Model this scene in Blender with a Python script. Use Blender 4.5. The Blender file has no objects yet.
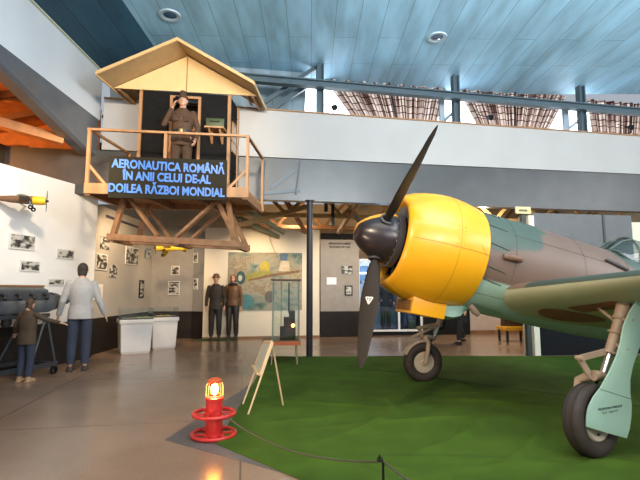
import bpy, bmesh, math, random
from mathutils import Vector, Matrix, Quaternion
random.seed(7)
PI = math.pi
SC = bpy.context.scene
COL = SC.collection
V = Vector

# ------------------------------------------------------------------ camera geometry
F_PX, HOR, CAM_H = 453.6, 289.9, 1.4
PITCH = math.atan((HOR - 240) / F_PX)

def ray(px, py):
    a = (px - 320) / F_PX; b = (240 - py) / F_PX
    return V((a, math.cos(PITCH) - b * math.sin(PITCH), math.sin(PITCH) + b * math.cos(PITCH)))
def ground(px, py, z=0.0):
    r = ray(px, py); return V((0, 0, CAM_H)) + r * ((z - CAM_H) / r.z)
def at_y(px, py, Y):
    r = ray(px, py); return V((0, 0, CAM_H)) + r * (Y / r.y)
def on_plane(px, py, P, d):
    r = ray(px, py); n = V((-d[1], d[0], 0)); O = V((0, 0, CAM_H))
    return O + r * (((V((P[0], P[1], 0)) - V((0, 0, 0))).dot(n)) / r.dot(n))

# ------------------------------------------------------------------ materials
MATS = {}
def nodes_of(m):
    m.use_nodes = True
    nt = m.node_tree
    return nt, nt.nodes, nt.links, nt.nodes['Principled BSDF']

def mat(name, color, rough=0.5, metal=0.0, var=0.08, scale=6.0, bump=0.0, bscale=40.0, spec=0.5, emit=None, estr=0.0, alpha=1.0, trans=0.0, coat=0.0, stretch=None, attr=None):
    if name in MATS: return MATS[name]
    m = bpy.data.materials.new(name)
    nt, N, L, b = nodes_of(m)
    b.inputs['Roughness'].default_value = rough
    b.inputs['Metallic'].default_value = metal
    b.inputs['Specular IOR Level'].default_value = spec
    b.inputs['Coat Weight'].default_value = coat
    b.inputs['Alpha'].default_value = alpha
    b.inputs['Transmission Weight'].default_value = trans
    tc = N.new('ShaderNodeTexCoord')
    mp = N.new('ShaderNodeMapping')
    if stretch: mp.inputs['Scale'].default_value = stretch
    L.new(tc.outputs['Object'], mp.inputs['Vector'])
    nz = N.new('ShaderNodeTexNoise'); nz.inputs['Scale'].default_value = scale; nz.inputs['Detail'].default_value = 5
    L.new(mp.outputs['Vector'], nz.inputs['Vector'])
    mr = N.new('ShaderNodeMapRange'); mr.inputs[1].default_value = .25; mr.inputs[2].default_value = .75
    mr.inputs[3].default_value = 1 - var; mr.inputs[4].default_value = 1 + var
    L.new(nz.outputs['Fac'], mr.inputs[0])
    mx = N.new('ShaderNodeMix'); mx.data_type = 'RGBA'; mx.blend_type = 'MULTIPLY'; mx.inputs['Factor'].default_value = 1
    if attr:
        at = N.new('ShaderNodeAttribute'); at.attribute_name = attr
        L.new(at.outputs['Color'], mx.inputs['A'])
    else:
        mx.inputs['A'].default_value = (*color, 1)
    L.new(mr.outputs[0], mx.inputs['B'])
    L.new(mx.outputs['Result'], b.inputs['Base Color'])
    if bump:
        n2 = N.new('ShaderNodeTexNoise'); n2.inputs['Scale'].default_value = bscale; n2.inputs['Detail'].default_value = 4
        L.new(mp.outputs['Vector'], n2.inputs['Vector'])
        bp = N.new('ShaderNodeBump'); bp.inputs['Strength'].default_value = bump; bp.inputs['Distance'].default_value = .02
        L.new(n2.outputs['Fac'], bp.inputs['Height']); L.new(bp.outputs['Normal'], b.inputs['Normal'])
    if emit:
        b.inputs['Emission Color'].default_value = (*emit, 1); b.inputs['Emission Strength'].default_value = estr
    MATS[name] = m
    return m

def glass(name, tint=(.9, .95, .95), refl=.12):
    if name in MATS: return MATS[name]
    m = bpy.data.materials.new(name); m.use_nodes = True
    nt = m.node_tree; N = nt.nodes; L = nt.links; N.clear()
    out = N.new('ShaderNodeOutputMaterial'); t = N.new('ShaderNodeBsdfTransparent'); t.inputs[0].default_value = (*tint, 1)
    g = N.new('ShaderNodeBsdfGlossy'); g.inputs['Roughness'].default_value = .03
    fr = N.new('ShaderNodeFresnel'); fr.inputs[0].default_value = 1.45
    ad = N.new('ShaderNodeMath'); ad.operation = 'MULTIPLY_ADD'; ad.inputs[1].default_value = .45; ad.inputs[2].default_value = refl * .25
    L.new(fr.outputs[0], ad.inputs[0])
    mx = N.new('ShaderNodeMixShader'); L.new(ad.outputs[0], mx.inputs[0]); L.new(t.outputs[0], mx.inputs[1]); L.new(g.outputs[0], mx.inputs[2])
    L.new(mx.outputs[0], out.inputs[0])
    MATS[name] = m
    return m

def photo_mat(name, dark, light, scale, seed, thr=.5, mid=None, bands=False):
    """a printed picture: blotches of two or three inks"""
    m = bpy.data.materials.new(name); nt, N, L, b = nodes_of(m)
    b.inputs['Roughness'].default_value = .45
    tc = N.new('ShaderNodeTexCoord'); mp = N.new('ShaderNodeMapping'); mp.inputs['Location'].default_value = (seed * 3.1, seed * 1.7, seed)
    mp.inputs['Scale'].default_value = (1, 1, 1.6 if bands else 1)
    L.new(tc.outputs['Object'], mp.inputs['Vector'])
    nz = N.new('ShaderNodeTexNoise'); nz.inputs['Scale'].default_value = scale; nz.inputs['Detail'].default_value = 3
    L.new(mp.outputs['Vector'], nz.inputs['Vector'])
    cr = N.new('ShaderNodeValToRGB'); e = cr.color_ramp.elements
    e[0].position = thr - .06; e[0].color = (*dark, 1); e[1].position = thr + .05; e[1].color = (*light, 1)
    if mid:
        x = e.new(thr); x.color = (*mid, 1)
    L.new(nz.outputs['Fac'], cr.inputs[0]); L.new(cr.outputs[0], b.inputs['Base Color'])
    return m

# ------------------------------------------------------------------ mesh builder
class MB:
    def __init__(s): s.bm = bmesh.new(); s.xf = None
    def _v(s, p): return s.bm.verts.new(V(p))
    def face(s, vs):
        try: return s.bm.faces.new(vs)
        except ValueError: return None
    def hexa(s, c):   # 8 corners: bottom 4 ccw, top 4 ccw
        v = [s._v(p) for p in c]
        for f in ((3, 2, 1, 0), (4, 5, 6, 7), (0, 1, 5, 4), (1, 2, 6, 5), (2, 3, 7, 6), (3, 0, 4, 7)): s.face([v[i] for i in f])
        return s
    def box(s, c, d, rz=0.0, M=None):
        c = V(c); hx, hy, hz = d[0] / 2, d[1] / 2, d[2] / 2
        pts = [V((x, y, z)) for z in (-hz, hz) for x, y in ((-hx, -hy), (hx, -hy), (hx, hy), (-hx, hy))]
        R = M if M else Matrix.Rotation(rz, 3, 'Z')
        return s.hexa([c + R @ p for p in pts])
    def bar(s, p0, p1, w, h, up=(0, 0, 1)):
        p0, p1 = V(p0), V(p1); a = (p1 - p0).normalized(); u = V(up)
        if abs(a.dot(u)) > .98: u = V((0, 1, 0))
        x = a.cross(u).normalized(); u = x.cross(a)
        q = lambda p: [p - x * w / 2 - u * h / 2, p + x * w / 2 - u * h / 2, p + x * w / 2 + u * h / 2, p - x * w / 2 + u * h / 2]
        return s.hexa(q(p0) + q(p1))
    def tube(s, pts, r, n=10, caps=True):
        pts = [V(p) for p in pts]
        rs = list(r) if hasattr(r, '__len__') else [r] * len(pts)
        rings = []; prev = None
        for i, p in enumerate(pts):
            a = (pts[min(i + 1, len(pts) - 1)] - pts[max(i - 1, 0)]).normalized()
            if prev is None:
                t = V((0, 0, 1)) if abs(a.z) < .9 else V((1, 0, 0)); x = a.cross(t).normalized()
            else:
                x = (prev - a * prev.dot(a)).normalized()
            prev = x; y = a.cross(x)
            rings.append([s._v(p + (x * math.cos(k * 2 * PI / n) + y * math.sin(k * 2 * PI / n)) * rs[i]) for k in range(n)])
        for A_, B_ in zip(rings, rings[1:]):
            for k in range(n): s.face([A_[k], A_[(k + 1) % n], B_[(k + 1) % n], B_[k]])
        if caps:
            s.face(rings[0][::-1]); s.face(rings[-1])
        return s
    def lathe(s, prof, o=(0, 0, 0), ax=(0, 0, 1), n=32, closed=False):
        o, ax = V(o), V(ax).normalized(); t = V((0, 0, 1)) if abs(ax.z) < .9 else V((1, 0, 0))
        x = ax.cross(t).normalized(); y = ax.cross(x)
        rings = []
        for z, r in prof:
            if r < 1e-6: rings.append([s._v(o + ax * z)])
            else: rings.append([s._v(o + ax * z + (x * math.cos(k * 2 * PI / n) + y * math.sin(k * 2 * PI / n)) * r) for k in range(n)])
        prs = list(zip(rings, rings[1:]))
        if closed: prs.append((rings[-1], rings[0]))
        for A_, B_ in prs:
            for k in range(n):
                k2 = (k + 1) % n
                if len(A_) == 1 and len(B_) == 1: continue
                if len(A_) == 1: s.face([A_[0], B_[k2], B_[k]])
                elif len(B_) == 1: s.face([A_[k], A_[k2], B_[0]])
                else: s.face([A_[k], A_[k2], B_[k2], B_[k]])
        return s
    def torus(s, c, ax, R, r, n=32, m=10):
        prof = [(r * math.sin(k * 2 * PI / m), R + r * math.cos(k * 2 * PI / m)) for k in range(m)]
        return s.lathe(prof, c, ax, n, True)
    def prism(s, pts, ext):
        ext = V(ext); a = [s._v(p) for p in pts]; b = [s._v(V(p) + ext) for p in pts]; n = len(pts)
        s.face(a[::-1]); s.face(b)
        for i in range(n): s.face([a[i], a[(i + 1) % n], b[(i + 1) % n], b[i]])
        return s
    def loft(s, secs, cap=True, closed=True):
        rings = [[s._v(p) for p in sec] for sec in secs]; n = len(rings[0])
        for A_, B_ in zip(rings, rings[1:]):
            for k in range(n if closed else n - 1): s.face([A_[k], A_[(k + 1) % n], B_[(k + 1) % n], B_[k]])
        if cap and closed:
            s.face(rings[0][::-1]); s.face(rings[-1])
        return s
    def ball(s, c, r, sub=2, M=None):
        rr = r if hasattr(r, '__len__') else (r, r, r)
        mtx = Matrix.Translation(V(c)) @ (M.to_4x4() if M else Matrix.Identity(4)) @ Matrix.Diagonal((*rr, 1))
        bmesh.ops.create_icosphere(s.bm, subdivisions=sub, radius=1, matrix=mtx)
        return s
    def build(s, name, m, parent=None, smooth=True, ang=38, bevel=0.0, loc=None):
        bm = s.bm
        bmesh.ops.recalc_face_normals(bm, faces=bm.faces)
        if bevel:
            es = [e for e in bm.edges if len(e.link_faces) == 2 and e.calc_face_angle(0) > .6]
            bmesh.ops.bevel(bm, geom=es, offset=bevel, segments=2, affect='EDGES', profile=.6, clamp_overlap=True)
        me = bpy.data.meshes.new(name)
        if loc is not None:
            bmesh.ops.translate(bm, verts=bm.verts, vec=-V(loc))
        bm.to_mesh(me); bm.free()
        if smooth and len(me.polygons):
            me.polygons.foreach_set('use_smooth', [True] * len(me.polygons))
            me.set_sharp_from_angle(angle=math.radians(ang))
        o = bpy.data.objects.new(name, me); COL.objects.link(o)
        if m: me.materials.append(m)
        if parent is not None: o.parent = parent
        if loc is not None: o.location = loc
        return o

def tag(o, label=None, cat=None, group=None, kind=None):
    if label: o['label'] = label
    if cat: o['category'] = cat
    if group: o['group'] = group
    if kind: o['kind'] = kind
    return o
def empty(name, label, cat, loc=(0, 0, 0), rz=0, group=None):
    o = bpy.data.objects.new(name, None); COL.objects.link(o); o.location = loc; o.rotation_euler = (0, 0, rz)
    o.empty_display_size = .2
    return tag(o, label, cat, group)
def struct(o): o['kind'] = 'structure'; return o

def voxel(mb_bm, voxel_size, smooth_it=3, dec=None):
    me = bpy.data.meshes.new('tmp'); mb_bm.to_mesh(me); mb_bm.free()
    o = bpy.data.objects.new('tmp', me); COL.objects.link(o)
    r = o.modifiers.new('r', 'REMESH'); r.mode = 'VOXEL'; r.voxel_size = voxel_size
    if smooth_it:
        s = o.modifiers.new('s', 'SMOOTH'); s.factor = .5; s.iterations = smooth_it
    dg = bpy.context.evaluated_depsgraph_get(); dg.update()
    e = o.evaluated_get(dg); out = bpy.data.meshes.new_from_object(e, depsgraph=dg)
    bpy.data.objects.remove(o); bpy.data.meshes.remove(me)
    out.polygons.foreach_set('use_smooth', [True] * len(out.polygons))
    return out
def link_mesh(name, me, m, parent=None):
    o = bpy.data.objects.new(name, me); COL.objects.link(o); me.materials.append(m)
    if parent is not None: o.parent = parent
    return o

def text_obj(name, body, m, origin, xdir, ydir, width, cap, parent=None, depth=.008, bold=.0, align='LEFT'):
    """raised lettering; origin = left end of the base line"""
    cu = bpy.data.curves.new(name, 'FONT'); cu.body = body; cu.size = 1; cu.extrude = .02; cu.offset = bold; cu.resolution_u = 3
    o = bpy.data.objects.new('tmp_text', cu); COL.objects.link(o)
    dg = bpy.context.evaluated_depsgraph_get(); dg.update()
    me = bpy.data.meshes.new_from_object(o.evaluated_get(dg), depsgraph=dg)
    bpy.data.objects.remove(o); bpy.data.curves.remove(cu)
    xs = [v.co.x for v in me.vertices]; x0, x1 = min(xs), max(xs)
    sx = width / (x1 - x0); sy = cap / .73
    X, Y = V(xdir).normalized(), V(ydir).normalized(); Z = X.cross(Y)
    for v in me.vertices:
        c = v.co.copy()
        v.co = V(origin) + X * ((c.x - x0) * sx) + Y * (c.y * sy) + Z * ((c.z + .02) / .04 * depth)
    return link_mesh(name, me, m, parent)

# ------------------------------------------------------------------ palette
wood = mat('pine_wood', (.40, .20, .082), .55, var=.22, scale=9, stretch=(1, 1, .25), bump=.1)
wood_d = mat('brown_timber', (.27, .125, .05), .6, var=.3, scale=8, bump=.15)
ply = mat('plywood', (.72, .49, .22), .55, var=.06, scale=5)
charcoal = mat('charcoal_boards', (.010, .0095, .009), .85, spec=.15, var=.25, scale=12)
white_paint = mat('white_wall_paint', (.47, .445, .42), .7, var=.05, scale=1.2)
cool_paint = mat('bulkhead_paint', (.66, .69, .72), .6, var=.07, scale=.9)
grey_paint = mat('grey_band_paint', (.066, .065, .063), .32, var=.2, scale=2.2)
grey_gloss = mat('grey_gloss_fascia', (.13, .135, .145), .22, var=.15, scale=1.2, bump=.12, bscale=2.5)
exh_paint = mat('exhibit_wall_grey', (.40, .36, .31), .75, var=.05, scale=1.5)
panel_white = mat('exhibit_panel_white', (.78, .75, .71), .75, var=.04, scale=1.5)
cream = mat('cream_panel', (.80, .70, .54), .75, var=.04, scale=1)
dado_m = mat('dark_plinth', (.018, .013, .011), .6, var=.3, scale=4, spec=.25)
steel = mat('blue_grey_steel', (.07, .105, .125), .45, var=.12)
dark_steel = mat('dark_steel', (.035, .04, .045), .4, metal=.3)
black = mat('matte_black', (.007, .007, .008), .7, spec=.2)
void = mat('dark_lining', (.012, .012, .014), .9)
gold = mat('truss_timber', (.45, .27, .10), .6, var=.25, scale=6)
orange_roof = mat('stained_roof_boards', (.36, .12, .028), .6, var=.25, scale=5)

# ================================================================== SETTING
AL = math.radians(9.5)
E1 = V((math.cos(AL), math.sin(AL), 0)); G1 = V((-math.sin(AL), math.cos(AL), 0))
C0 = V((-.252, 9.733, 0))
def W(u, v, z): return C0 + E1 * u + G1 * v + V((0, 0, z))

# floor
def floor_mat():
    m = bpy.data.materials.new('terrazzo_floor'); nt, N, L, b = nodes_of(m)
    tc = N.new('ShaderNodeTexCoord')
    n1 = N.new('ShaderNodeTexNoise'); n1.inputs['Scale'].default_value = .55; n1.inputs['Detail'].default_value = 6
    n2 = N.new('ShaderNodeTexNoise'); n2.inputs['Scale'].default_value = 70; n2.inputs['Detail'].default_value = 2
    for n in (n1, n2): L.new(tc.outputs['Object'], n.inputs['Vector'])
    mx = N.new('ShaderNodeMath'); mx.operation = 'MULTIPLY_ADD'; mx.inputs[1].default_value = .45
    L.new(n2.outputs['Fac'], mx.inputs[0]); L.new(n1.outputs['Fac'], mx.inputs[2])
    cr = N.new('ShaderNodeValToRGB'); e = cr.color_ramp.elements
    e[0].position = .45; e[0].color = (.19, .112, .069, 1); e[1].position = 1.0; e[1].color = (.38, .255, .172, 1)
    L.new(mx.outputs[0], cr.inputs[0])
    mp = N.new('ShaderNodeMapping'); mp.inputs['Rotation'].default_value = (0, 0, -AL)
    L.new(tc.outputs['Object'], mp.inputs['Vector'])
    bk = N.new('ShaderNodeTexBrick'); bk.inputs['Scale'].default_value = 1; bk.offset = 0
    bk.inputs['Brick Width'].default_value = 2.6; bk.inputs['Row Height'].default_value = 2.6; bk.inputs['Mortar Size'].default_value = .008
    bk.inputs['Color1'].default_value = (1, 1, 1, 1); bk.inputs['Color2'].default_value = (.93, .93, .93, 1); bk.inputs['Mortar'].default_value = (.45, .42, .4, 1)
    L.new(mp.outputs['Vector'], bk.inputs['Vector'])
    mm = N.new('ShaderNodeMix'); mm.data_type = 'RGBA'; mm.blend_type = 'MULTIPLY'; mm.inputs['Factor'].default_value = 1
    L.new(cr.outputs[0], mm.inputs['A']); L.new(bk.outputs['Color'], mm.inputs['B']); L.new(mm.outputs['Result'], b.inputs['Base Color'])
    r = N.new('ShaderNodeMapRange'); r.inputs[3].default_value = .12; r.inputs[4].default_value = .34
    L.new(n1.outputs['Fac'], r.inputs[0]); L.new(r.outputs[0], b.inputs['Roughness'])
    b.inputs['Specular IOR Level'].default_value = .6
    return m
mb = MB(); mb.box((3, 7, -.05), (26, 24, .1)); struct(mb.build('floor', floor_mat(), smooth=False))

# ceiling planks
def ceil_mat(name, base, dk):
    m = bpy.data.materials.new(name); nt, N, L, b = nodes_of(m)
    tc = N.new('ShaderNodeTexCoord'); mp = N.new('ShaderNodeMapping'); mp.inputs['Rotation'].default_value = (0, 0, PI / 2 - .02)
    L.new(tc.outputs['Object'], mp.inputs['Vector'])
    bk = N.new('ShaderNodeTexBrick'); bk.offset = .37; bk.offset_frequency = 2; bk.inputs['Scale'].default_value = 1
    bk.inputs['Brick Width'].default_value = 2.9; bk.inputs['Row Height'].default_value = .46; bk.inputs['Mortar Size'].default_value = .006
    bk.inputs['Mortar Smooth'].default_value = .3; bk.inputs['Bias'].default_value = -.2
    bk.inputs['Color1'].default_value = (*base, 1); bk.inputs['Color2'].default_value = (*[c * .9 for c in base], 1); bk.inputs['Mortar'].default_value = (*dk, 1)
    L.new(mp.outputs['Vector'], bk.inputs['Vector'])
    nz = N.new('ShaderNodeTexNoise'); nz.inputs['Scale'].default_value = 1.3; nz.inputs['Detail'].default_value = 6
    mp2 = N.new('ShaderNodeMapping'); mp2.inputs['Scale'].default_value = (2.5, .5, 1); L.new(tc.outputs['Object'], mp2.inputs['Vector']); L.new(mp2.outputs['Vector'], nz.inputs['Vector'])
    mr = N.new('ShaderNodeMapRange'); mr.inputs[1].default_value = .3; mr.inputs[2].default_value = .7; mr.inputs[3].default_value = .72; mr.inputs[4].default_value = 1.18
    L.new(nz.outputs['Fac'], mr.inputs[0])
    mm = N.new('ShaderNodeMix'); mm.data_type = 'RGBA'; mm.blend_type = 'MULTIPLY'; mm.inputs['Factor'].default_value = 1
    L.new(bk.outputs['Color'], mm.inputs['A']); L.new(mr.outputs[0], mm.inputs['B']); L.new(mm.outputs['Result'], b.inputs['Base Color'])
    b.inputs['Roughness'].default_value = .6
    return m
cm = ceil_mat('ceiling_planks', (.38, .675, .88), (.14, .28, .38))
mb = MB(); mb.box((4.75, 4.2, 6.55), (16.5, 14.4, .1))
struct(mb.build('ceiling', cm, smooth=False))
mb = MB()
mb.hexa([(-4.62, -3, 6.0), (-3.5, -3, 6.5), (-3.5, 11.4, 6.5), (-4.62, 11.4, 6.0), (-4.62, -3, 6.08), (-3.5, -3, 6.58), (-3.5, 11.4, 6.58), (-4.62, 11.4, 6.08)])
struct(mb.build('ceiling_left', ceil_mat('shaded_ceiling_planks', (.028, .085, .13), (.008, .022, .034)), smooth=False))  # lack of light on the left put into a darker plank colour

# upper left bulkhead (white over grey fascia), over the left aisle opening
XL = -4.62
mb = MB(); mb.box((XL - .1, 3.1, 5.465), (.2, 12.2, 1.07)); struct(mb.build('wall_left', cool_paint, smooth=False))
mb = MB(); mb.box((XL + .015, 3.1, 5.985), (.05, 12.2, .03)); struct(mb.build('trim_1', mat('pale_green_trim', (.55, .58, .42), .5), smooth=False))
mb = MB()
def fz(y): return 4.6 - (y - 6.2) * .19
ys = [-3, 6.2, 7.2, 8.0, 8.6, 9.12]
secs = []
for y in ys:
    zb = fz(max(y, 4)) if y < 9 else 4.1
    secs.append([(XL, y, 4.93), (XL + .03, y, zb + .05), (XL - .02, y, zb), (XL - .22, y, zb), (XL - .22, y, 4.93)])
mb.loft(secs); struct(mb.build('beam_left', grey_gloss, smooth=False))

# back wall of the hall: white parapet over the grey band, over the open aisle
mb = MB(); mb.hexa([W(-4.28, 0, 4.26), W(10.5, 0, 4.29), W(10.5, .25, 4.29), W(-4.28, .25, 4.26), W(-4.28, 0, 5.34), W(10.5, 0, 5.25), W(10.5, .25, 5.25), W(-4.28, .25, 5.34)])
struct(mb.build('wall_back', white_paint, smooth=False))
mb = MB(); mb.hexa([W(-4.28, -.04, 5.34), W(10.5, -.04, 5.25), W(10.5, .29, 5.25), W(-4.28, .29, 5.34), W(-4.28, -.04, 5.365), W(10.5, -.04, 5.275), W(10.5, .29, 5.275), W(-4.28, .29, 5.365)])
struct(mb.build('trim_2', wood, smooth=False))
mb = MB(); mb.hexa([W(-6.2, .03, 3.33), W(10.5, .03, 3.34), W(10.5, .24, 3.34), W(-6.2, .24, 3.33), W(-6.2, .03, 4.24), W(10.5, .03, 4.285), W(10.5, .24, 4.285), W(-6.2, .24, 4.24)])
struct(mb.build('beam_back', grey_paint, smooth=False))
# picture-frame ghost panel on the band beside the tower
mb = MB()
for a, b_ in ((0, 0),):
    for (u0, z0, u1, z1) in ((-1.02, 3.46, -.18, 3.56), (-1.02, 3.46, -.94, 4.2), (-.27, 3.46, -.18, 4.2), (-.82, 3.58, -.30, 4.0)):
        mb.bar(W(u0, .02, z0), W(u1, .02, z1), .02, .07)
struct(mb.build('trim_3', mat('blue_grey_bracket', (.12, .145, .17), .5), smooth=False))

# the aisle behind
mb = MB(); mb.box((2.5, 16.9, 2.3), (22, .2, 4.6)); struct(mb.build('wall_aisle', mat('aisle_wall', (.55, .42, .27), .8), smooth=False))
mb = MB(); mb.hexa([(-9, 8.75, 4.45), (14, 12.55, 4.45), (14, 17, 4.9), (-9, 17, 4.9), (-9, 8.75, 4.55), (14, 12.55, 4.55), (14, 17, 5.0), (-9, 17, 5.0)])
struct(mb.build('roof_aisle', void, smooth=False))

# steel column
mb = MB(); mb.lathe([(0, .10), (.015, .10), (.016, .068), (3.31, .068), (3.312, .11), (3.33, .11)], C0 + V((.03, -.02, 0)), (0, 0, 1), 20)
struct(mb.build('column', mat('column_paint', (.03, .027, .03), .4, spec=.3)))

# clerestory: bright panes, steel posts, longitudinal beam
pane_m = mat('sky_pane', (.8, .85, .9), .5, emit=(.80, .90, 1.0), estr=4.5)
bays = [(.06, 3.25), (3.25, 6.2), (6.2, 10.4)]
wi = 0
for (u0, u1) in bays:
    wi += 1
    root = MB(); root.bar(W(u0, 1.15, 5.2), W(u1, 1.15, 5.2), .1, .08); root.bar(W(u0, 1.15, 6.5), W(u1, 1.15, 6.5), .1, .08)
    root.bar(W((u0 + u1) / 2, 1.1, 5.2), W((u0 + u1) / 2, 1.1, 6.5), .06, .06)
    o = struct(root.build('window_%d' % wi, steel, smooth=False))
    p = MB(); p.hexa([W(u0, 1.18, 5.1), W(u1, 1.18, 5.1), W(u1, 1.2, 5.1), W(u0, 1.2, 5.1), W(u0, 1.18, 6.6), W(u1, 1.18, 6.6), W(u1, 1.2, 6.6), W(u0, 1.2, 6.6)])
    p.build('pane', pane_m, o, smooth=False)
mb = MB(); mb.hexa([W(-4.4, 1.1, 5.0), W(.02, 1.1, 5.0), W(.02, 1.2, 5.0), W(-4.4, 1.2, 5.0), W(-4.4, .5, 6.5), W(.02, .5, 6.5), W(.02, .6, 6.5), W(-4.4, .6, 6.5)])
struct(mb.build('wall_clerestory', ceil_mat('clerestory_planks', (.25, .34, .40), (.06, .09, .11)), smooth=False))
mb = MB(); mb.hexa([W(-4.4, .3, 5.05), W(10.5, .3, 5.0), W(10.5, 1.25, 5.0), W(-4.4, 1.25, 5.05), W(-4.4, .3, 5.1), W(10.5, .3, 5.05), W(10.5, 1.25, 5.05), W(-4.4, 1.25, 5.1)])
struct(mb.build('ledge', void, smooth=False))

def ibeam(mb, p0, p1, w, h, t, side=(0, 0, 1)):
    p0, p1 = V(p0), V(p1); a = (p1 - p0).normalized(); s = V(side); x = a.cross(s).normalized(); s = x.cross(a)
    mb.bar(p0 + s * (h / 2 - t / 2), p1 + s * (h / 2 - t / 2), w, t, s); mb.bar(p0 - s * (h / 2 - t / 2), p1 - s * (h / 2 - t / 2), w, t, s); mb.bar(p0, p1, t, h - t, s)
mb = MB(); ibeam(mb, W(-2.6, -.16, 5.96), W(10.5, -.05, 5.86), .16, .17, .03); struct(mb.build('beam_steel', steel, smooth=False))
k = 0
for px, pw in ((320, .15), (456, .15), (581.5, .16)):
    d = (W(1, .0, 0) - W(0, 0, 0)); P = on_plane(px, 110, W(0, .08, 0), d)
    mb = MB(); ibeam(mb, (P.x, P.y, 5.3), (P.x, P.y, 6.5), pw, .16, .03, E1)
    struct(mb.build('column_steel', steel, smooth=False))
    if px > 400:
        mb = MB(); P2 = P - E1 * .22 + G1 * .3; mb.bar((P2.x, P2.y, 5.3), (P2.x, P2.y, 6.05), .13, .1)
        mb.bar((P2.x, P2.y, 5.45), (P.x + .1, P.y, 5.75), .07, .05)
        struct(mb.build('column_light', mat('pale_steel', (.38, .46, .52), .5), smooth=False))
mb = MB()
Q = on_plane(320, 66, W(0, 0, 0), E1)
mb.bar(on_plane(318, 66, W(0, .2, 0), E1), on_plane(262, 104, W(0, .2, 0), E1), .07, .09)
mb.bar(on_plane(306, 86, W(0, .24, 0), E1), on_plane(262, 116, W(0, .24, 0), E1), .09, .11)
struct(mb.build('beam_brace', steel, smooth=False))

# curtains gathered over the clerestory panes
def curtain_mat():
    m = bpy.data.materials.new('brown_curtain_net'); nt, N, L, b = nodes_of(m)
    tc = N.new('ShaderNodeTexCoord')
    wv = N.new('ShaderNodeTexBrick'); wv.offset = 0; wv.inputs['Scale'].default_value = 1
    wv.inputs['Brick Width'].default_value = .16; wv.inputs['Row Height'].default_value = .17; wv.inputs['Mortar Size'].default_value = .012
    wv.inputs['Color1'].default_value = (.78, .69, .62, 1); wv.inputs['Color2'].default_value = (.64, .53, .46, 1); wv.inputs['Mortar'].default_value = (.13, .06, .06, 1)
    L.new(tc.outputs['UV'], wv.inputs['Vector'])
    mp = N.new('ShaderNodeMapping'); mp.inputs['Scale'].default_value = (16, .35, 1); L.new(tc.outputs['UV'], mp.inputs['Vector'])
    n1 = N.new('ShaderNodeTexNoise'); n1.inputs['Scale'].default_value = 1; n1.inputs['Detail'].default_value = 3; L.new(mp.outputs['Vector'], n1.inputs['Vector'])
    rp = N.new('ShaderNodeValToRGB'); rp.color_ramp.elements[0].position = .40; rp.color_ramp.elements[0].color = (.22, .11, .10, 1); rp.color_ramp.elements[1].position = .56; rp.color_ramp.elements[1].color = (1, 1, 1, 1)
    L.new(n1.outputs['Fac'], rp.inputs[0])
    mu_ = N.new('ShaderNodeMix'); mu_.data_type = 'RGBA'; mu_.blend_type = 'MULTIPLY'; mu_.inputs['Factor'].default_value = 1
    L.new(wv.outputs['Color'], mu_.inputs['A']); L.new(rp.outputs[0], mu_.inputs['B']); L.new(mu_.outputs['Result'], b.inputs['Base Color'])
    b.inputs['Roughness'].default_value = .8
    tr = N.new('ShaderNodeBsdfTranslucent'); L.new(mu_.outputs['Result'], tr.inputs[0])
    ms = N.new('ShaderNodeMixShader'); ms.inputs[0].default_value = .65
    L.new(b.outputs[0], ms.inputs[1]); L.new(tr.outputs[0], ms.inputs[2]); L.new(ms.outputs[0], N['Material Output'].inputs[0])
    return m
cmx = curtain_mat()
def curtain(label, tl, tr_, bl, br):
    d = E1; Pp = W(0, .75, 0)
    TL, TR, BL, BR = [on_plane(*q, Pp, d) for q in (tl, tr_, bl, br)]
    mb = MB(); uv = mb.bm.loops.layers.uv.new('UVMap'); n, mrows = 90, 8; grid = []
    for j in range(mrows + 1):
        row = []
        for i in range(n + 1):
            a = i / n; t = TL.lerp(TR, a); bb = BL.lerp(BR, a); t = t + (t - bb) * .45; bb = bb + (bb - t) * .2
            p = t.lerp(bb, j / mrows); p = p + G1 * (.045 * math.sin(a * 60 + .8 * math.sin(a * 17)) * (1 - .2 * j / mrows))
            row.append((mb._v(p), a * (TR - TL).length, p.z))
        grid.append(row)
    for j in range(mrows):
        for i in range(n):
            q = [grid[j][i], grid[j][i + 1], grid[j + 1][i + 1], grid[j + 1][i]]
            f = mb.face([x[0] for x in q])
            for lp, x in zip(f.loops, q): lp[uv].uv = (x[1], x[2])
    o = mb.build('window_curtain', cmx, ang=80)
    s = o.modifiers.new('thick', 'SOLIDIFY'); s.thickness = .004
    tag(o, label, 'curtain', 'brown curtains across the clerestory')
    r = MB(); m = (TL + TR) / 2 + G1 * -.09; m2 = (BL + BR) / 2 + G1 * -.09
    r.bar(m + (m - m2) * .4, m2 + (m2 - m) * .2, .05, .03); r.build('pull_rod', mat('rod_brown', (.03, .014, .012), .6), o, smooth=False)
curtain('brown pleated curtain between first pair of steel posts above white wall, nearest the wooden tower', (331, 88), (445, 94), (349, 113), (438, 119))
curtain('brown pleated curtain hung between the middle and right steel posts', (462, 97), (562, 105), (474, 120), (551, 126))
curtain('brown pleated curtain beyond the last steel post at the right edge', (588, 108), (668, 115), (591, 128), (664, 133))
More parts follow.
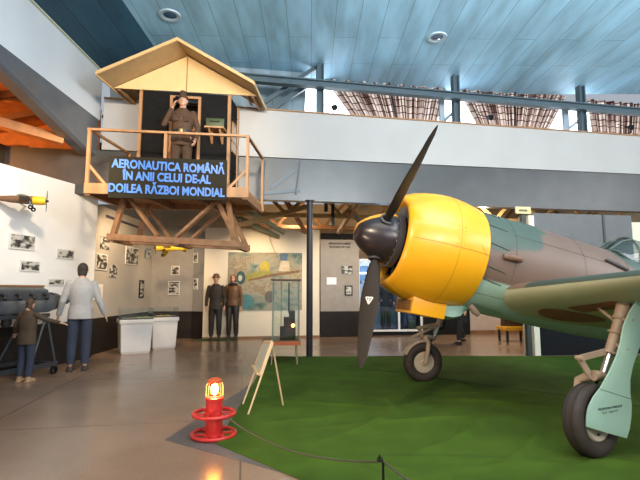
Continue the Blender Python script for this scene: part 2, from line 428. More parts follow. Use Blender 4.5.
# floodlights on the parapet
for px, py, lab in ((333, 107, 'tiny black floodlight on parapet by the first steel post'), (488, 117, 'tiny black floodlight on parapet before middle curtain'), (628, 127, 'tiny black floodlight on parapet before rightmost curtain')):
    P = on_plane(px, py, W(0, .12, 0), E1)
    o = empty('floodlight', lab, 'lamp', (P.x, P.y, 5.36 - (P.x + .25) * .0086), AL, 'parapet floodlights')
    hz = max(.06, P.z - o.location.z)
    MB().tube([(0, 0, 0), (0, 0, hz)], .012).tube([(0, 0, hz), (-.3, 0, hz + .05)], .01).build('stand', black, o)
    MB().lathe([(0, .02), (.02, .05), (.1, .065), (.12, .07), (.12, .05), (.11, 0)], (0, .0, hz), (.2, -1, -.5), 14).build('lamp_head', black, o)

# ceiling downlights
for px, py, lab in ((437, 37, 'round recessed ceiling light above the propeller'), (170, 15, 'round recessed ceiling light above the wooden tower roof')):
    P = ground(px, py, 6.5)
    o = empty('ceiling_light', lab, 'ceiling light', (P.x, P.y, 6.5), 0, 'round ceiling lights')
    MB().lathe([(0, .12), (-.02, .13), (-.025, .19), (0, .2)], (0, 0, 0), (0, 0, 1), 32).build('trim_ring', mat('pale_blue_ring', (.45, .58, .66), .4), o)
    MB().lathe([(-.004, .125), (-.018, .1), (-.022, 0)], (0, 0, 0), (0, 0, 1), 32).build('lens', mat('blue_lens', (.05, .11, .2), .1, coat=1), o)

# ------------------------------------------------------------------ left aisle (lit orange) behind the fascia
mb = MB()
mb.hexa([(-4.7, -1, 5.0), (-4.7, 9.3, 5.0), (-9.5, 8.6, 4.0), (-9.5, -1, 4.0), (-4.7, -1, 5.1), (-4.7, 9.3, 5.1), (-9.5, 8.6, 4.1), (-9.5, -1, 4.1)])
struct(mb.build('roof_left_aisle', orange_roof, smooth=False))
mb = MB()
mb.hexa([(-9.5, 9.0, 4.24), (-4.65, 9.12, 4.24), (-4.65, 9.3, 4.24), (-9.5, 9.2, 4.24), (-9.5, 9.0, 5.2), (-4.65, 9.12, 5.2), (-4.65, 9.3, 5.2), (-9.5, 9.2, 5.2)])
struct(mb.build('wall_left_aisle_gable', orange_roof, smooth=False))
mb = MB(); mb.box((-7.6, 8.72, 3.6), (2.7, .3, 1.3)); mb.box((-7.0, 9.1, 2.0), (3.6, .2, 4.5)); struct(mb.build('wall_left_aisle', mat('dark_olive_wall', (.06, .042, .022), .8), smooth=False))
mb = MB(); mb.box((-9.6, 4, 2.2), (.2, 11, 4.4)); struct(mb.build('wall_aisle_left', dado_m, smooth=False))
for i in range(7):
    y = 3.6 + i * .8
    mb = MB(); mb.bar((-4.75, y, 4.93), (-9.4, y - .15, 3.96), .05, .12)
    struct(mb.build('beam_rafter', mat('dark_rafter', (.11, .04, .014), .6), smooth=False))
mb = MB(); mb.bar(at_y(46, 97, 7.85), at_y(-70, 98, 7.85), .16, .12); struct(mb.build('beam_tie', mat('orange_timber', (.55, .22, .06), .55, var=.2), smooth=False))
mb = MB(); mb.bar((-4.85, 8.3, 4.2), (-8.6, 5.2, 4.72), .2, .16); struct(mb.build('beam_purlin', MATS['orange_timber'], smooth=False))

# ------------------------------------------------------------------ exhibit walls on the left
LD = V((-.27, -.96, 0)).normalized(); LP = V((-4.77, 9.6, 0)); LN = V((LD.y, -LD.x, 0)) * -1
if LN.x < 0: LN = -LN
def wallslab(name, p0, p1, z0, z1, th, m, back):
    p0, p1, back = V(p0), V(p1), V(back) * th
    a = [V((*p.xy, z)) for z in (z0, z1) for p in (p0, p1, p1 + back, p0 + back)]
    mb = MB(); mb.hexa(a); return struct(mb.build(name, m, smooth=False))
P1 = LP + LD * 4.2
wallslab('wall_exhibit_white', LP, P1, .78, 3.52, .12, panel_white, -LN)
wallslab('baseboard_exhibit_white', LP + LN * .03 - LD * 0, P1 + LN * .03, 0, .78, .14, dado_m, -LN)
XA = -4.95
wallslab('wall_exhibit_side', (XA, 9.55, 0), (XA, 13.35, 0), .78, 3.3, .12, exh_paint, (-1, 0, 0))
wallslab('baseboard_exhibit_side', (XA + .03, 9.62, 0), (XA + .03, 13.35, 0), 0, .78, .14, dado_m, (-1, 0, 0))
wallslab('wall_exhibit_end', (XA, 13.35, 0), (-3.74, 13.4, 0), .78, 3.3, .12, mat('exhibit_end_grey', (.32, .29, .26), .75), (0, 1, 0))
wallslab('baseboard_exhibit_end', (XA, 13.32, 0), (-3.74, 13.37, 0), 0, .78, .14, dado_m, (0, 1, 0))
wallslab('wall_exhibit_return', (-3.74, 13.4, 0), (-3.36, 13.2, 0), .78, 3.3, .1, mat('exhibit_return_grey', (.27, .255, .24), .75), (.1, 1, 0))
wallslab('baseboard_exhibit_return', (-3.74, 13.38, 0), (-3.36, 13.18, 0), 0, .78, .11, dado_m, (.1, 1, 0))
# white painted panel with the mural, and the grey text panel right of the column
WP0, WP1 = V((-3.36, 13.17, 0)), V((-.02, 13.72, 0)); WD = (WP1 - WP0).normalized(); WNf = V((WD.y, -WD.x, 0))
wallslab('wall_mural_panel', WP0, WP1, 0, 3.22, .12, cream, -WNf)
wallslab('baseboard_mural', WP0 + WNf * .012, WP1 + WNf * .012, 0, .06, .012, wood_d, -WNf)
GP0, GP1 = V((.02, 13.75, 0)), V((1.2, 13.92, 0)); GD = (GP1 - GP0).normalized(); GN = V((GD.y, -GD.x, 0))
wallslab('wall_text_panel', GP0, GP1, .76, 2.93, .12, mat('text_panel_grey', (.33, .29, .25), .7), -GN)
wallslab('baseboard_text_panel', GP0 + GN * .03, GP1 + GN * .03, 0, .76, .14, dado_m, -GN)
wallslab('beam_text_panel', GP0 + GN * .05, GP1 + GD * 3 + GN * .05, 2.95, 3.12, .2, black, -GN)
# black sheet standing in for a dark opening; pinkish wall beyond the far wheel
wallslab('dark_opening_sheet', (3.05, 14.4, 0), (4.75, 14.55, 0), 0, 3.0, .15, black, (0, 1, 0))
wallslab('wall_far_pale', (4.75, 14.9, 0), (9.5, 15.3, 0), 0, 3.0, .15, mat('pinkish_wall', (.55, .44, .37), .8), (0, 1, 0))
wallslab('baseboard_far_pale', (4.75, 14.87, 0), (9.5, 15.27, 0), 0, .1, .03, wood_d, (0, 1, 0))

# grey partition behind the aircraft, right
R0, R1 = V((4.72, 9.95, 0)), V((7.16, 10.32, 0)); RD = (R1 - R0).normalized(); RN = V((RD.y, -RD.x, 0))
wallslab('wall_partition', R0, R1, .75, 3.1, .5, mat('partition_grey', (.125, .125, .127), .55, var=.1), -RN)
wallslab('baseboard_partition', R0 + RN * .03, R1 + RN * .03, 0, .75, .5, black, -RN)
wallslab('trim_4', R0 - RD * .13 + RN * .04, R0 + RN * .04, 0, 3.04, .4, cream, -RN)
pB = R0 + RD * 1.72
wallslab('trim_5', pB + RN * .02, pB + RD * .05 + RN * .02, .75, 3.1, .03, dark_steel, -RN)
wallslab('wall_partition_pale', R1 + RD * .03 - RN * .3, R1 + RD * 3 - RN * .3, 0, 3.0, .12, cream, -RN)

# ================================================================== FLOOR COVERING
mb = MB()
g0 = ground(165, 440); g1 = V((-1.03, 7.0, 0)); 
gdir = (V((-.228, 3.626, 0)) - g0).normalized()
mb.prism([g0, g0 + gdir * 5, g0 + gdir * 5 + V((2, 1.5, 0)), (-.5, 5, 0), g1], (0, 0, .004))
struct(mb.build('floor_mat_strip', mat('grey_floor_strip', (.125, .105, .095), .5, var=.18, scale=5), smooth=False))
A4 = [V((-.935, 4.298, 0)), V((-1.06, 9.73, 0)), V((13, 9.85, 0)), V((5.4, -1.9, 0))]
from mathutils import noise as mnoise
RIDGES = []
for pxs, amp, w in ((((318, 445), (350, 434), (378, 425), (394, 413), (388, 402), (365, 398)), .017, .05), (((235, 402), (300, 404), (360, 408), (420, 413)), .011, .05), (((420, 455), (450, 445), (475, 430), (490, 415)), .016, .045), (((500, 470), (530, 450), (545, 430)), .014, .045), (((262, 425), (320, 420), (360, 412)), .010, .04), (((440, 400), (500, 404), (560, 410)), .011, .06), (((555, 474), (600, 466), (650, 470)), .012, .04), (((290, 460), (350, 466), (410, 472)), .010, .035), (((290, 385), (340, 378), (400, 384)), .010, .06)):
    pl = [tuple(ground(*q).xy) for q in pxs]; xs = [q[0] for q in pl]; ysx = [q[1] for q in pl]
    RIDGES.append((pl, min(xs) - .2, max(xs) + .2, min(ysx) - .2, max(ysx) + .2, amp, w))
def carpet_h(x, y):
    h = .004 * mnoise.noise(V((x * .9, y * .9, 0))) + .0025 * mnoise.noise(V((x * 2.3, y * 2.3, 5)))
    for (cx, cy, R, a0, a1, amp, w) in ((-.95, 2.35, 1.85, .1, 1.5, .018, .045), (1.9, 1.2, 2.6, .9, 2.3, .014, .05), (3.2, 1.0, 2.9, 1.3, 2.6, .012, .05), (.3, 7.7, 2.3, -1.4, .1, .008, .05)):
        d = math.hypot(x - cx, y - cy) - R; a = math.atan2(y - cy, x - cx)
        if a0 < a < a1: h += .5 * amp * math.exp(-(d / (w * 1.2)) ** 2) * math.sin((a - a0) / (a1 - a0) * PI)
    for pl, x0, x1, y0, y1, amp, w in RIDGES:
        if x0 < x < x1 and y0 < y < y1:
            best = 9
            n_ = len(pl) - 1
            for q in range(n_):
                ax, ay = pl[q]; bx, by = pl[q + 1]; dx, dy = bx - ax, by - ay; L2 = dx * dx + dy * dy
                t = ((x - ax) * dx + (y - ay) * dy) / L2; t = 0 if t < 0 else 1 if t > 1 else t
                d = math.hypot(x - ax - t * dx, y - ay - t * dy)
                if d < best: best = d; pos = (q + t) / n_
            if best < w * 3: h += amp * math.exp(-(best / w) ** 2) * max(0, math.sin(PI * min(1, max(0, pos)))) ** .6
    for (px_, py_, ang, L_, amp, w) in ((.9, 5.0, .25, 1.6, .012, .04), (1.0, 3.9, -.05, 1.2, .01, .05), (3.4, 3.5, .9, 1.3, .012, .05), (2.0, 6.3, -.12, 2.2, .007, .03), (2.6, 2.9, .5, 1.2, .014, .06)):
        c, s = math.cos(ang), math.sin(ang); u = (x - px_) * c + (y - py_) * s; v = -(x - px_) * s + (y - py_) * c
        if abs(u) < L_: h += amp * math.exp(-(v / (w * 1.2)) ** 2) * math.cos(u / L_ * PI / 2) ** 2
    return .02 + h * 2.0
def carpet_material():
    m = mat('green_carpet', (.052, .098, .010), .95, var=.25, scale=2.5, bump=.5, bscale=260, spec=.15)
    return m
mb = MB(); nI, nJ = 330, 300; grid = []
for j in range(nJ + 1):
    b_ = (j / nJ) ** 1.15; row = []
    for i in range(nI + 1):
        a = (i / nI) ** 1.7
        p = (A4[0].lerp(A4[3], a)).lerp(A4[1].lerp(A4[2], a), b_)
        e = min(min(i, nI - i), min(j, nJ - j))
        row.append(mb._v((p.x, p.y, .006 if e == 0 else carpet_h(p.x, p.y))))
    grid.append(row)
for j in range(nJ):
    for i in range(nI): mb.face([grid[j][i], grid[j][i + 1], grid[j + 1][i + 1], grid[j + 1][i]])
carpet = mb.build('carpet', carpet_material(), ang=180)
sa, sb = ground(340, 366), ground(640, 408)
MB().tube([(lambda p: (p.x, p.y, carpet_h(p.x, p.y) + .001))(sa.lerp(sb, q / 60)) for q in range(61)], .006, 5).build('carpet_seam', mat('seam_dark_green', (.012, .022, .006), .9), carpet)
tag(carpet, 'large rumpled green carpet spread on the floor beneath the aircraft', 'carpet')

# ================================================================== AIRCRAFT
PSI, TH = 0.218, 0.2157
XH, ZH = -1.273, 2.020
def A(t, s, u):     # t aft of the propeller, s to the viewer's (port) side, u above the axis -> local frame of the aircraft
    return V((XH + t * math.cos(TH) + u * math.sin(TH), -s, ZH - t * math.sin(TH) + u * math.cos(TH)))
AO = V((1.9235, 5.557, 0))
ac = empty('fighter_aircraft', 'yellow-nosed camouflaged propeller fighter aircraft parked on green carpet', 'aircraft', AO, PSI)
def to_local(p):
    d = V(p) - AO; c, s = math.cos(PSI), math.sin(PSI)
    return V((d.x * c + d.y * s, -d.x * s + d.y * c, d.z))
AX = (A(1, 0, 0) - A(0, 0, 0)); AU = (A(0, 0, 1) - A(0, 0, 0)); AS = V((0, -1, 0))
yellow = mat('yellow_paint', (.74, .335, .008), .33, var=.06, scale=3, coat=.15)
mint = mat('mint_paint', (.30, .46, .38), .45, var=.05, scale=3)
under = mat('underside_warm_tint', (.36, .36, .235), .5, var=.1, scale=2)  # mint underside with the warm light put into its olive colour
brown = mat('brown_camo', (.15, .09, .06), .5, var=.1, scale=3)
green_c = mat('green_camo', (.035, .050, .033), .7, var=.08, scale=3)
prop_m = mat('propeller_black', (.022, .016, .012), .6, spec=.25, var=.2, scale=4)
spin_m = mat('spinner_black', (.022, .015, .017), .28, var=.15, scale=3)
gear_m = mat('gear_brown', (.33, .235, .165), .5, var=.15, scale=8)
tire_m = mat('tyre_rubber', (.032, .022, .017), .75, var=.25, scale=10)
hub_m = mat('wheel_hub_beige', (.44, .36, .27), .5, var=.1)

# cowling
prof = [(.30, .42), (.22, .44), (.165, .475), (.15, .505), (.165, .53), (.2, .555), (.3, .603), (.4, .632), (.5, .652), (.6, .664), (.7, .669), (.8, .664), (.9, .652), (1.0, .634), (1.076, .618), (1.076, .60), (.9, .63), (.6, .62), (.3, .5)]
mb = MB(); mb.lathe(prof, A(0, 0, 0), AX, 72); mb.build('cowling', yellow, ac, ang=60)
mb = MB(); mb.lathe([(.35, .47), (.36, .3), (.36, 0)], A(0, 0, 0), AX, 40); mb.build('engine_face', black, ac)
mb = MB()
for k in range(14):
    a = k * 2 * PI / 14; d = AU * math.cos(a) + AS * math.sin(a); e = AS * math.cos(a) - AU * math.sin(a)
    p = A(.26, 0, 0)
    mb.hexa([p + d * r + e * w - AX * 0 + AX * (w * .8) + AX * dz for dz in (0, .012) for r, w in ((.30, -.035), (.43, -.05), (.43, .05), (.30, .035))])
mb.build('cooling_fan', mat('fan_grey', (.10, .10, .105), .4, metal=.3), ac, smooth=False)
seam_m = mat('seam_dark_yellow', (.30, .15, .01), .6)
mb = MB()
def on_rev(t, r, a): return A(t, r * math.sin(a), r * math.cos(a))
for a in (.35, 1.6, 2.75): 
    pts = [on_rev(t, r + .0008, a) for t, r in prof[5:15]]
    mb.tube(pts, .0022, 5)
mb.tube([on_rev(.70, .6695, 2 * PI * k / 72) for k in range(73)], .0022, 5, caps=False)
mb.build('cowling_seam', seam_m, ac)
mb = MB()
for a in (1.25, 1.32, 1.55, 1.62):
    for t, r in ((.66, .668), (.74, .6685)):
        mb.ball(on_rev(t, r, a), .006, 1)
for i in range(9):
    mb.ball(on_rev(.95 + i * .01, .644 - i * .0016, 1.45 + .02 * i), .004, 1)
mb.build('cowling_fasteners', seam_m, ac)  # small raised fasteners on the cowling

# intake box under the cowling
def prof_box(mbx, t0, t1, s, u0a, u1a, u0b, u1b):
    mbx.hexa([A(t0, -s, u0a), A(t1, -s, u0b), A(t1, s, u0b), A(t0, s, u0a), A(t0, -s, u1a), A(t1, -s, u1b), A(t1, s, u1b), A(t0, s, u1a)])
mb = MB(); prof_box(mb, .47, .88, .24, -.795, -.55, -.785, -.55); o = mb.build('air_intake', yellow, ac, bevel=.012)
mb = MB(); prof_box(mb, .463, .475, .20, -.765, -.645, -.765, -.645); g = mb.build('intake_grille', mat('grille_rust', (.30, .13, .02), .6), o, smooth=False)
mb = MB()
for k in range(6):
    u = -.755 + k * .021; mb.bar(A(.458, -.2, u), A(.458, .2, u), .006, .006)
mb.build('grille_bar', mat('grille_dark', (.10, .045, .01), .6), o, smooth=False)
mb = MB(); mb.loft([[A(t, s * w, u) for s, u in ((-.2, -.58), (-.2, lo), (-.12, lo - .03), (.12, lo - .03), (.2, lo), (.2, -.58))] for t, lo, w in ((.88, -.74, 1), (1.0, -.735, 1), (1.1, -.70, .9), (1.2, -.60, .7))])
mb.build('oil_cooler_fairing', mint, ac, ang=50)

# spinner and propeller
spf = [(-.29, 0), (-.285, .055), (-.27, .105), (-.22, .155), (-.15, .207), (-.07, .25), (0, .28), (.06, .298), (.12, .305), (.13, .305)]
def spinner_mesh(a0, a1, n=48):
    mb = MB(); secs = []
    for (t, r) in spf:
        secs.append([on_rev(t, max(r, .0005), a0 + (a1 - a0) * k / n) for k in range(n + 1)])
    mb.loft(secs, cap=False, closed=False); return mb
# the black cone with one yellow painted sector on its far upper side
mb = spinner_mesh(.62, 2 * PI - 1.9); sp = mb.build('spinner', spin_m, ac, ang=70)
mb = spinner_mesh(-1.9, .62); mb.build('painted_sector', yellow, sp, ang=70)
mb = MB(); mb.lathe([(.13, .305), (.135, .335), (.20, .335), (.20, .25)], A(0, 0, 0), AX, 48); mb.build('spinner_backplate', mat('backplate_grey', (.075, .075, .08), .4, metal=.4), ac)
mb = MB()
for k in range(18):
    a = k * 2 * PI / 18; mb.bar(on_rev(.122, .306, a - .03), on_rev(.122, .306, a + .03), .008, .004)
mb.build('spinner_clips', mat('bright_clip', (.5, .5, .5), .3, metal=.8), sp, smooth=False)  # bright clips around the spinner rim

PH0 = .861
blade_tab = [(.22, .075, .07, 62), (.30, .09, .07, 62), (.40, .15, .055, 60), (.52, .18, .045, 53), (.66, .208, .036, 50), (.80, .222, .029, 47), (.95, .214, .023, 45), (1.10, .19, .018, 44), (1.25, .152, .014, 43), (1.38, .125, .010, 44), (1.46, .075, .007, 43), (1.502, .02, .004, 43)]
blades = []
for k in range(3):
    ph = PH0 + k * 2 * PI / 3
    er = AU * math.cos(ph) + AS * math.sin(ph); et = -AU * math.sin(ph) + AS * math.cos(ph)
    secs = []
    for (r, c, th, be) in blade_tab:
        be = math.radians(be); ch = et * math.cos(be) - AX * math.sin(be); nn = er.cross(ch)
        o = A(0, 0, 0) + er * r; sec = []
        for q in range(20):
            a = q * 2 * PI / 20
            sec.append(o + ch * (math.cos(a) * c / 2) + nn * (math.sin(a) * th / 2))
        secs.append(sec)
    mb = MB(); mb.loft(secs); b = mb.build('propeller_blade', prop_m, ac, ang=70); blades.append((b, er, et))
    mb = MB(); mb.torus(A(0, 0, 0) + er * .275, er, .07, .016, 20, 8); mb.build('blade_collar', MATS['backplate_grey'], b)
# white triangle maker's mark on the lower blade
b, er, et = blades[1]
be = math.radians(47.8); ch = et * math.cos(be) - AX * math.sin(be); nn = er.cross(ch)
camdir = (to_local((0, 0, CAM_H)) - (A(0, 0, 0) + er * .78)).normalized()
if nn.dot(camdir) < 0: nn = -nn
hx = nn.cross(er).normalized()
o_ = A(0, 0, 0) + er * .77 + nn * .017
white_m = mat('white_marking', (.72, .70, .66), .5)
mb = MB(); upv = -er
tri = [o_ + hx * .042 + upv * .034, o_ - hx * .042 + upv * .034, o_ - upv * .045]
for i in range(3): mb.bar(tri[i], tri[(i + 1) % 3], .012, .004, nn)
mb.bar(o_ + upv * .028 - hx * .012, o_ - upv * .02, .010, .004, nn); mb.bar(o_ + upv * .022 + hx * .014, o_ + upv * .0 - hx * .004, .008, .004, nn)
mb.build('maker_mark', white_m, b, smooth=False)['label'] = 'small white triangle emblem on the lower blade'

# fuselage with painted camouflage
def fus(t):
    tab = [(1.0, .59, .60, .60), (1.2, .598, .605, .605), (1.6, .60, .60, .61), (2.2, .585, .585, .61), (2.8, .545, .57, .60), (3.3, .50, .56, .575), (4.0, .44, .56, .52), (4.8, .37, .48, .44), (5.6, .29, .38, .34), (6.4, .20, .29, .24), (7.1, .12, .21, .15), (7.55, .03, .12, .05)]
    for a, b in zip(tab, tab[1:]):
        if t <= b[0]:
            k = max(0, (t - a[0]) / (b[0] - a[0])); return [a[i] + (b[i] - a[i]) * k for i in (1, 2, 3)]
    return tab[-1][1:]
def fpoint(t, a):
    w, up, dn = fus(t); c = math.cos(a); si = math.sin(a)
    return A(t, w * si, (up if c > 0 else dn) * c)
cG, cB, cM = (.050, .072, .056), (.128, .080, .058), (.29, .41, .33)
def sm(x): return max(0, min(1, x * .5 + .5))
def paint(t, a):
    w, up, dn = fus(t); c = math.cos(a); u = (up if c > 0 else dn) * c; s = math.sin(a)
    wob = .04 * mnoise.noise(V((t * 2.2, a * 1.5, 0)))
    low = -.265 - .03 * (t - 1.1) + wob * .3
    # green patch: nose top back to a rounded edge, and a second one behind the cockpit
    rim = 1.90 if u > .42 else 1.78 - max(0, .25 - u) * .9
    if t < 1.32: bot = .06
    else: bot = .10 + max(0, t - 1.32) * .22
    g1 = min((rim + wob - t) / .012, (u - bot - wob * .4) / .01)
    g2 = min((t - 3.0 - .9 * max(0, .42 - u) + wob * 3) / .012, (5.0 + u - t) / .012)
    g3 = (t - 6.3 + u * .5) / .012
    g = sm(max(g1, g2, g3))
    col = [cB[i] * (1 - g) + cG[i] * g for i in range(3)]
    m = sm((low - u) / .008)
    return [col[i] * (1 - m) + cM[i] * m for i in range(3)]
mb = MB(); NT, NA = 260, 128; ts = [1.02 + (7.55 - 1.02) * (k / NT) ** 1.5 for k in range(NT + 1)]
cols = []; secs = []
for t in ts:
    secs.append([fpoint(t, 2 * PI * k / NA) for k in range(NA)]); cols += [paint(t, 2 * PI * k / NA) for k in range(NA)]
mb.loft(secs); f = mb.build('fuselage', mat('fuselage_paint', (1, 1, 1), .48, var=.07, scale=3, attr='paint'), ac, ang=60)
ca = f.data.color_attributes.new('paint', 'FLOAT_COLOR', 'POINT')
for i, c in enumerate(cols): ca.data[i].color = (*c, 1)
# panel joints, cooling gill slots
mb = MB()
def frib(t, a0, a1, n=40, off=.0012):
    pts = []
    for k in range(n + 1):
        p = fpoint(t, a0 + (a1 - a0) * k / n); c = A(t, 0, 0); pts.append(p + (p - c).normalized() * off)
    return pts
mb.tube(frib(1.42, 0, 2.0), .0025, 4); mb.tube(frib(2.35, 0, 2.0), .002, 4); mb.tube(frib(3.05, .5, 2.0), .002, 4)
mb.tube([fpoint(t, 1.05) + V((0, -.001, 0)) for t in [1.42 + .08 * i for i in range(20)]], .002, 4)
mb.tube([fpoint(t, 2.35) + V((0, -.001, 0)) for t in [1.1 + .05 * i for i in range(20)]], .002, 4)
mb.build('panel_seam', mat('panel_seam_dark', (.06, .05, .045), .7), f)
for a in (.5, .95, 1.35, 1.78, 2.02):
    mb = MB()
    pts = [fpoint(t, a + (t - 1.08) * .25) for t in (1.08, 1.16, 1.24, 1.33)]; pts = [p + (p - A(1.2, 0, 0)).normalized() * .002 for p in pts]
    mb.tube(pts, [.005, .006, .005, .003], 5); mb.build('cooling_gill', mat('gill_dark', (.03, .035, .03), .7), f)
for a, t0 in ((.42, 1.62), (.42, 1.74)):
    mb = MB(); p = fpoint(t0, a); q = fpoint(t0 + .12, a + .03); nrm = (p - A(t0, 0, 0)).normalized()
    mb.bar(p + nrm * .004, q + nrm * .004, .035, .012, nrm); mb.build('vent_louvre', mat('vent_green', (.07, .12, .10), .6), f, smooth=False)
# exhaust stub on the near side
mb = MB(); mb.tube([A(1.255, .60, .015), A(1.27, .605, .015), A(1.36, .622, .02), A(1.46, .63, .025)], [.030, .036, .037, .037], 16, caps=True)
o = mb.build('exhaust_pipe', mat('exhaust_rust', (.13, .07, .042), .65, var=.3, scale=20), ac)
MB().tube([A(1.458, .63, .025), A(1.464, .631, .025)], .026, 14).build('pipe_mouth', black, o)
# gun blast troughs near the windscreen
for t0, u0 in ((2.70, .315), (3.42, .27)):
    mb = MB(); p0, p1 = A(t0, fus(t0)[0] * .83 + .012, u0), A(t0 + .30, fus(t0 + .3)[0] * .86 + .012, u0 - .05)
    mb.tube([p0, p0.lerp(p1, .5), p1], [.022, .034, .03], 10); g = mb.build('gun_trough', mat('trough_dark', (.035, .025, .022), .5), ac)
    MB().tube([p0 + V((-.03, -.01, .006)), p1 + V((-.02, -.014, .01))], .012, 8).build('gun_barrel', dark_steel, g)
# small pipe under the nose
MB().tube([A(1.14, .28, -.56), A(1.2, .30, -.62), A(1.25, .30, -.65)], [.035, .04, .03], 12).build('drain_scoop', mat('scoop_brown', (.17, .115, .085), .55), ac)

# canopy
def arch(t, r, base, h, n=14, lean=0):
    return [A(t + lean * math.sin(PI * k / n), r * math.cos(PI * k / n), base + h * math.sin(PI * k / n)) for k in range(n + 1)]
gm = glass('canopy_glass', (.82, .88, .86), .25)
st = [(3.03, .30, .50, .05, 0), (3.22, .30, .44, .30, 0), (3.36, .305, .44, .37, 0), (3.9, .30, .44, .38, 0), (4.4, .27, .42, .28, 0)]
mb = MB(); mb.loft([arch(*q[:4], lean=q[4]) for q in st], cap=False, closed=False); cano = mb.build('canopy', gm, ac, ang=30)
mb = MB()
for q in (st[0], st[2], st[3]): mb.tube(arch(*q[:4]), .017, 8)
for sgn in (1, -1):
    for a_, b_ in zip(st, st[1:]):
        mb.tube([A(a_[0], sgn * a_[1], a_[2]), A(b_[0], sgn * b_[1], b_[2])], .016, 8)
        i = 4; pa, pb = arch(*a_[:4]), arch(*b_[:4]); 
        if a_[0] < 3.3: mb.tube([pa[5 if sgn > 0 else 9], pb[5 if sgn > 0 else 9]], .012, 8)
mb.build('canopy_frame', mat('canopy_frame_green', (.06, .085, .07), .5), cano)
mb = MB(); mb.box(A(4.2, 0, .55), (.1, .34, .4)); mb.build('headrest', black, ac, bevel=.03)

# wings
def airfoil(n=26, th=.13):
    up, lo = [], []
    for i in range(n + 1):
        x = .5 * (1 - math.cos(PI * i / n))
        yt = 5 * th * (.2969 * math.sqrt(x) - .126 * x - .3516 * x * x + .2843 * x ** 3 - .1036 * x ** 4)
        cam = .06 * x * (1 - x)
        up.append((x, cam + yt)); lo.append((x, cam - yt))
    return up, lo
def wing_secs(sgn, ss, which):
    secs = []
    for s in ss:
        k = (s - .4) / 4.8; c = 2.35 * (1 - k) + 1.25 * k; th = .135 * (1 - k) + .11 * k
        le = 1.40 + .06 * max(0, s - .5); un = -.373 + .087 * s
        if s > 4.6:
            q = (s - 4.6) / .6; c *= math.sqrt(max(.02, 1 - q * q * .95)); th *= math.sqrt(max(.05, 1 - q * q)); 
        lk = 1.05 + .45 * max(0, min(1, (2.0 - s) / 1.6))
        up, lo = airfoil(26, th); lo = [(x, y * lk if y < 0 else y) for x, y in lo]
        pts = up if which == 'u' else lo
        secs.append([A(le + x * c, sgn * s, un + y * c) for x, y in pts])
    return secs
ss = [.35, .8, 1.3, 1.8, 2.4, 3, 3.6, 4.2, 4.6, 4.85, 5.05, 5.15, 5.2]
for sgn in (1, -1):
    mb = MB(); mb.loft(wing_secs(sgn, ss, 'l'), cap=False, closed=False); w = mb.build('wing', under, ac, ang=60)
    mb = MB(); us = wing_secs(sgn, ss, 'u'); mb.loft(us, cap=False, closed=False)
    wu = mb.build('wing_upper_skin', brown, w, ang=60); wu.data.materials.append(green_c)
    for p in wu.data.polygons:
        c = p.center
        t = (c.x - XH) * math.cos(TH) - (c.z - ZH) * math.sin(TH); s = abs(c.y)
        if (s > 1.0 + .25 * math.sin(t * 3) and s < 2.4 + .2 * math.sin(t * 2.5)) or s > 3.8 + .2 * math.sin(t * 3): p.material_index = 1
    # wheel well: flat dark patch standing in for the recess, in its red lining colour
    def lowpt(t, s, off):
        k = (s - .4) / 4.8; c = 2.35 * (1 - k) + 1.25 * k; th = .135 * (1 - k) + .11 * k; le = 1.40 + .06 * max(0, s - .5); un = -.373 + .087 * s
        x = max(0.001, min(1, (t - le) / c)); lk = 1.05 + .45 * max(0, min(1, (2.0 - s) / 1.6)); yt = lk * 5 * th * (.2969 * math.sqrt(x) - .126 * x - .3516 * x * x + .2843 * x ** 3 - .1036 * x ** 4)
        return A(t, sgn * s, un + c * (lk * .06 * x * (1 - x) - yt) - off)
    mb = MB(); n = 28; c0 = (2.06, .76)
    ring = [[lowpt(c0[0] + .36 * rr * math.cos(2 * PI * k / n), c0[1] + .26 * rr * math.sin(2 * PI * k / n), .006 if rr > .9 else .008) for k in range(n)] for rr in (1.0, .85, .4)]
    mb.loft(ring, cap=False); mb.face([mb.bm.verts[-n + k] if False else v for k, v in enumerate(list(mb.bm.verts)[-n:])])
    mb.build('wheel_well', mat('well_lining', (.20, .075, .045), .7, var=.3), w)
    mb = MB(); mb.loft([[lowpt(1.74 + .10 * j, s, .006) for s in (1.05, 1.2, 1.35, 1.5, 1.6)] for j in range(3)], cap=False, closed=False)
    o = mb.build('leg_bay', MATS['well_lining'], w); 
# tail
mb = MB()
fin = [(6.55, .25), (6.85, .75), (7.1, 1.1), (7.35, 1.22), (7.65, 1.1), (7.85, .7), (7.9, .2), (7.75, -.05), (7.4, .0)]
mb.prism([A(t, .035, u) for t, u in fin], V((0, .07, 0))); mb.build('tail_fin', brown, ac, bevel=.02)
for sgn in (1, -1):
    mb = MB(); pl = [(6.75, .05), (6.95, 1.2), (7.15, 1.6), (7.4, 1.6), (7.55, .9), (7.5, .05)]
    mb.prism([A(t, sgn * s, .22) for t, s in pl], AU * .06); mb.build('tailplane', green_c, ac, bevel=.02)
tw = A(7.0, 0, -.15)
mb = MB(); mb.tube([tw, V((tw.x + .15, 0, .12))], .03, 10); tl = mb.build('tail_strut', gear_m, ac)
MB().lathe([(-.05, .05), (-.045, .11), (0, .13), (.045, .11), (.05, .05)], V((tw.x + .15, 0, .145)), (0, 1, 0), 24).build('tail_wheel', tire_m, tl)

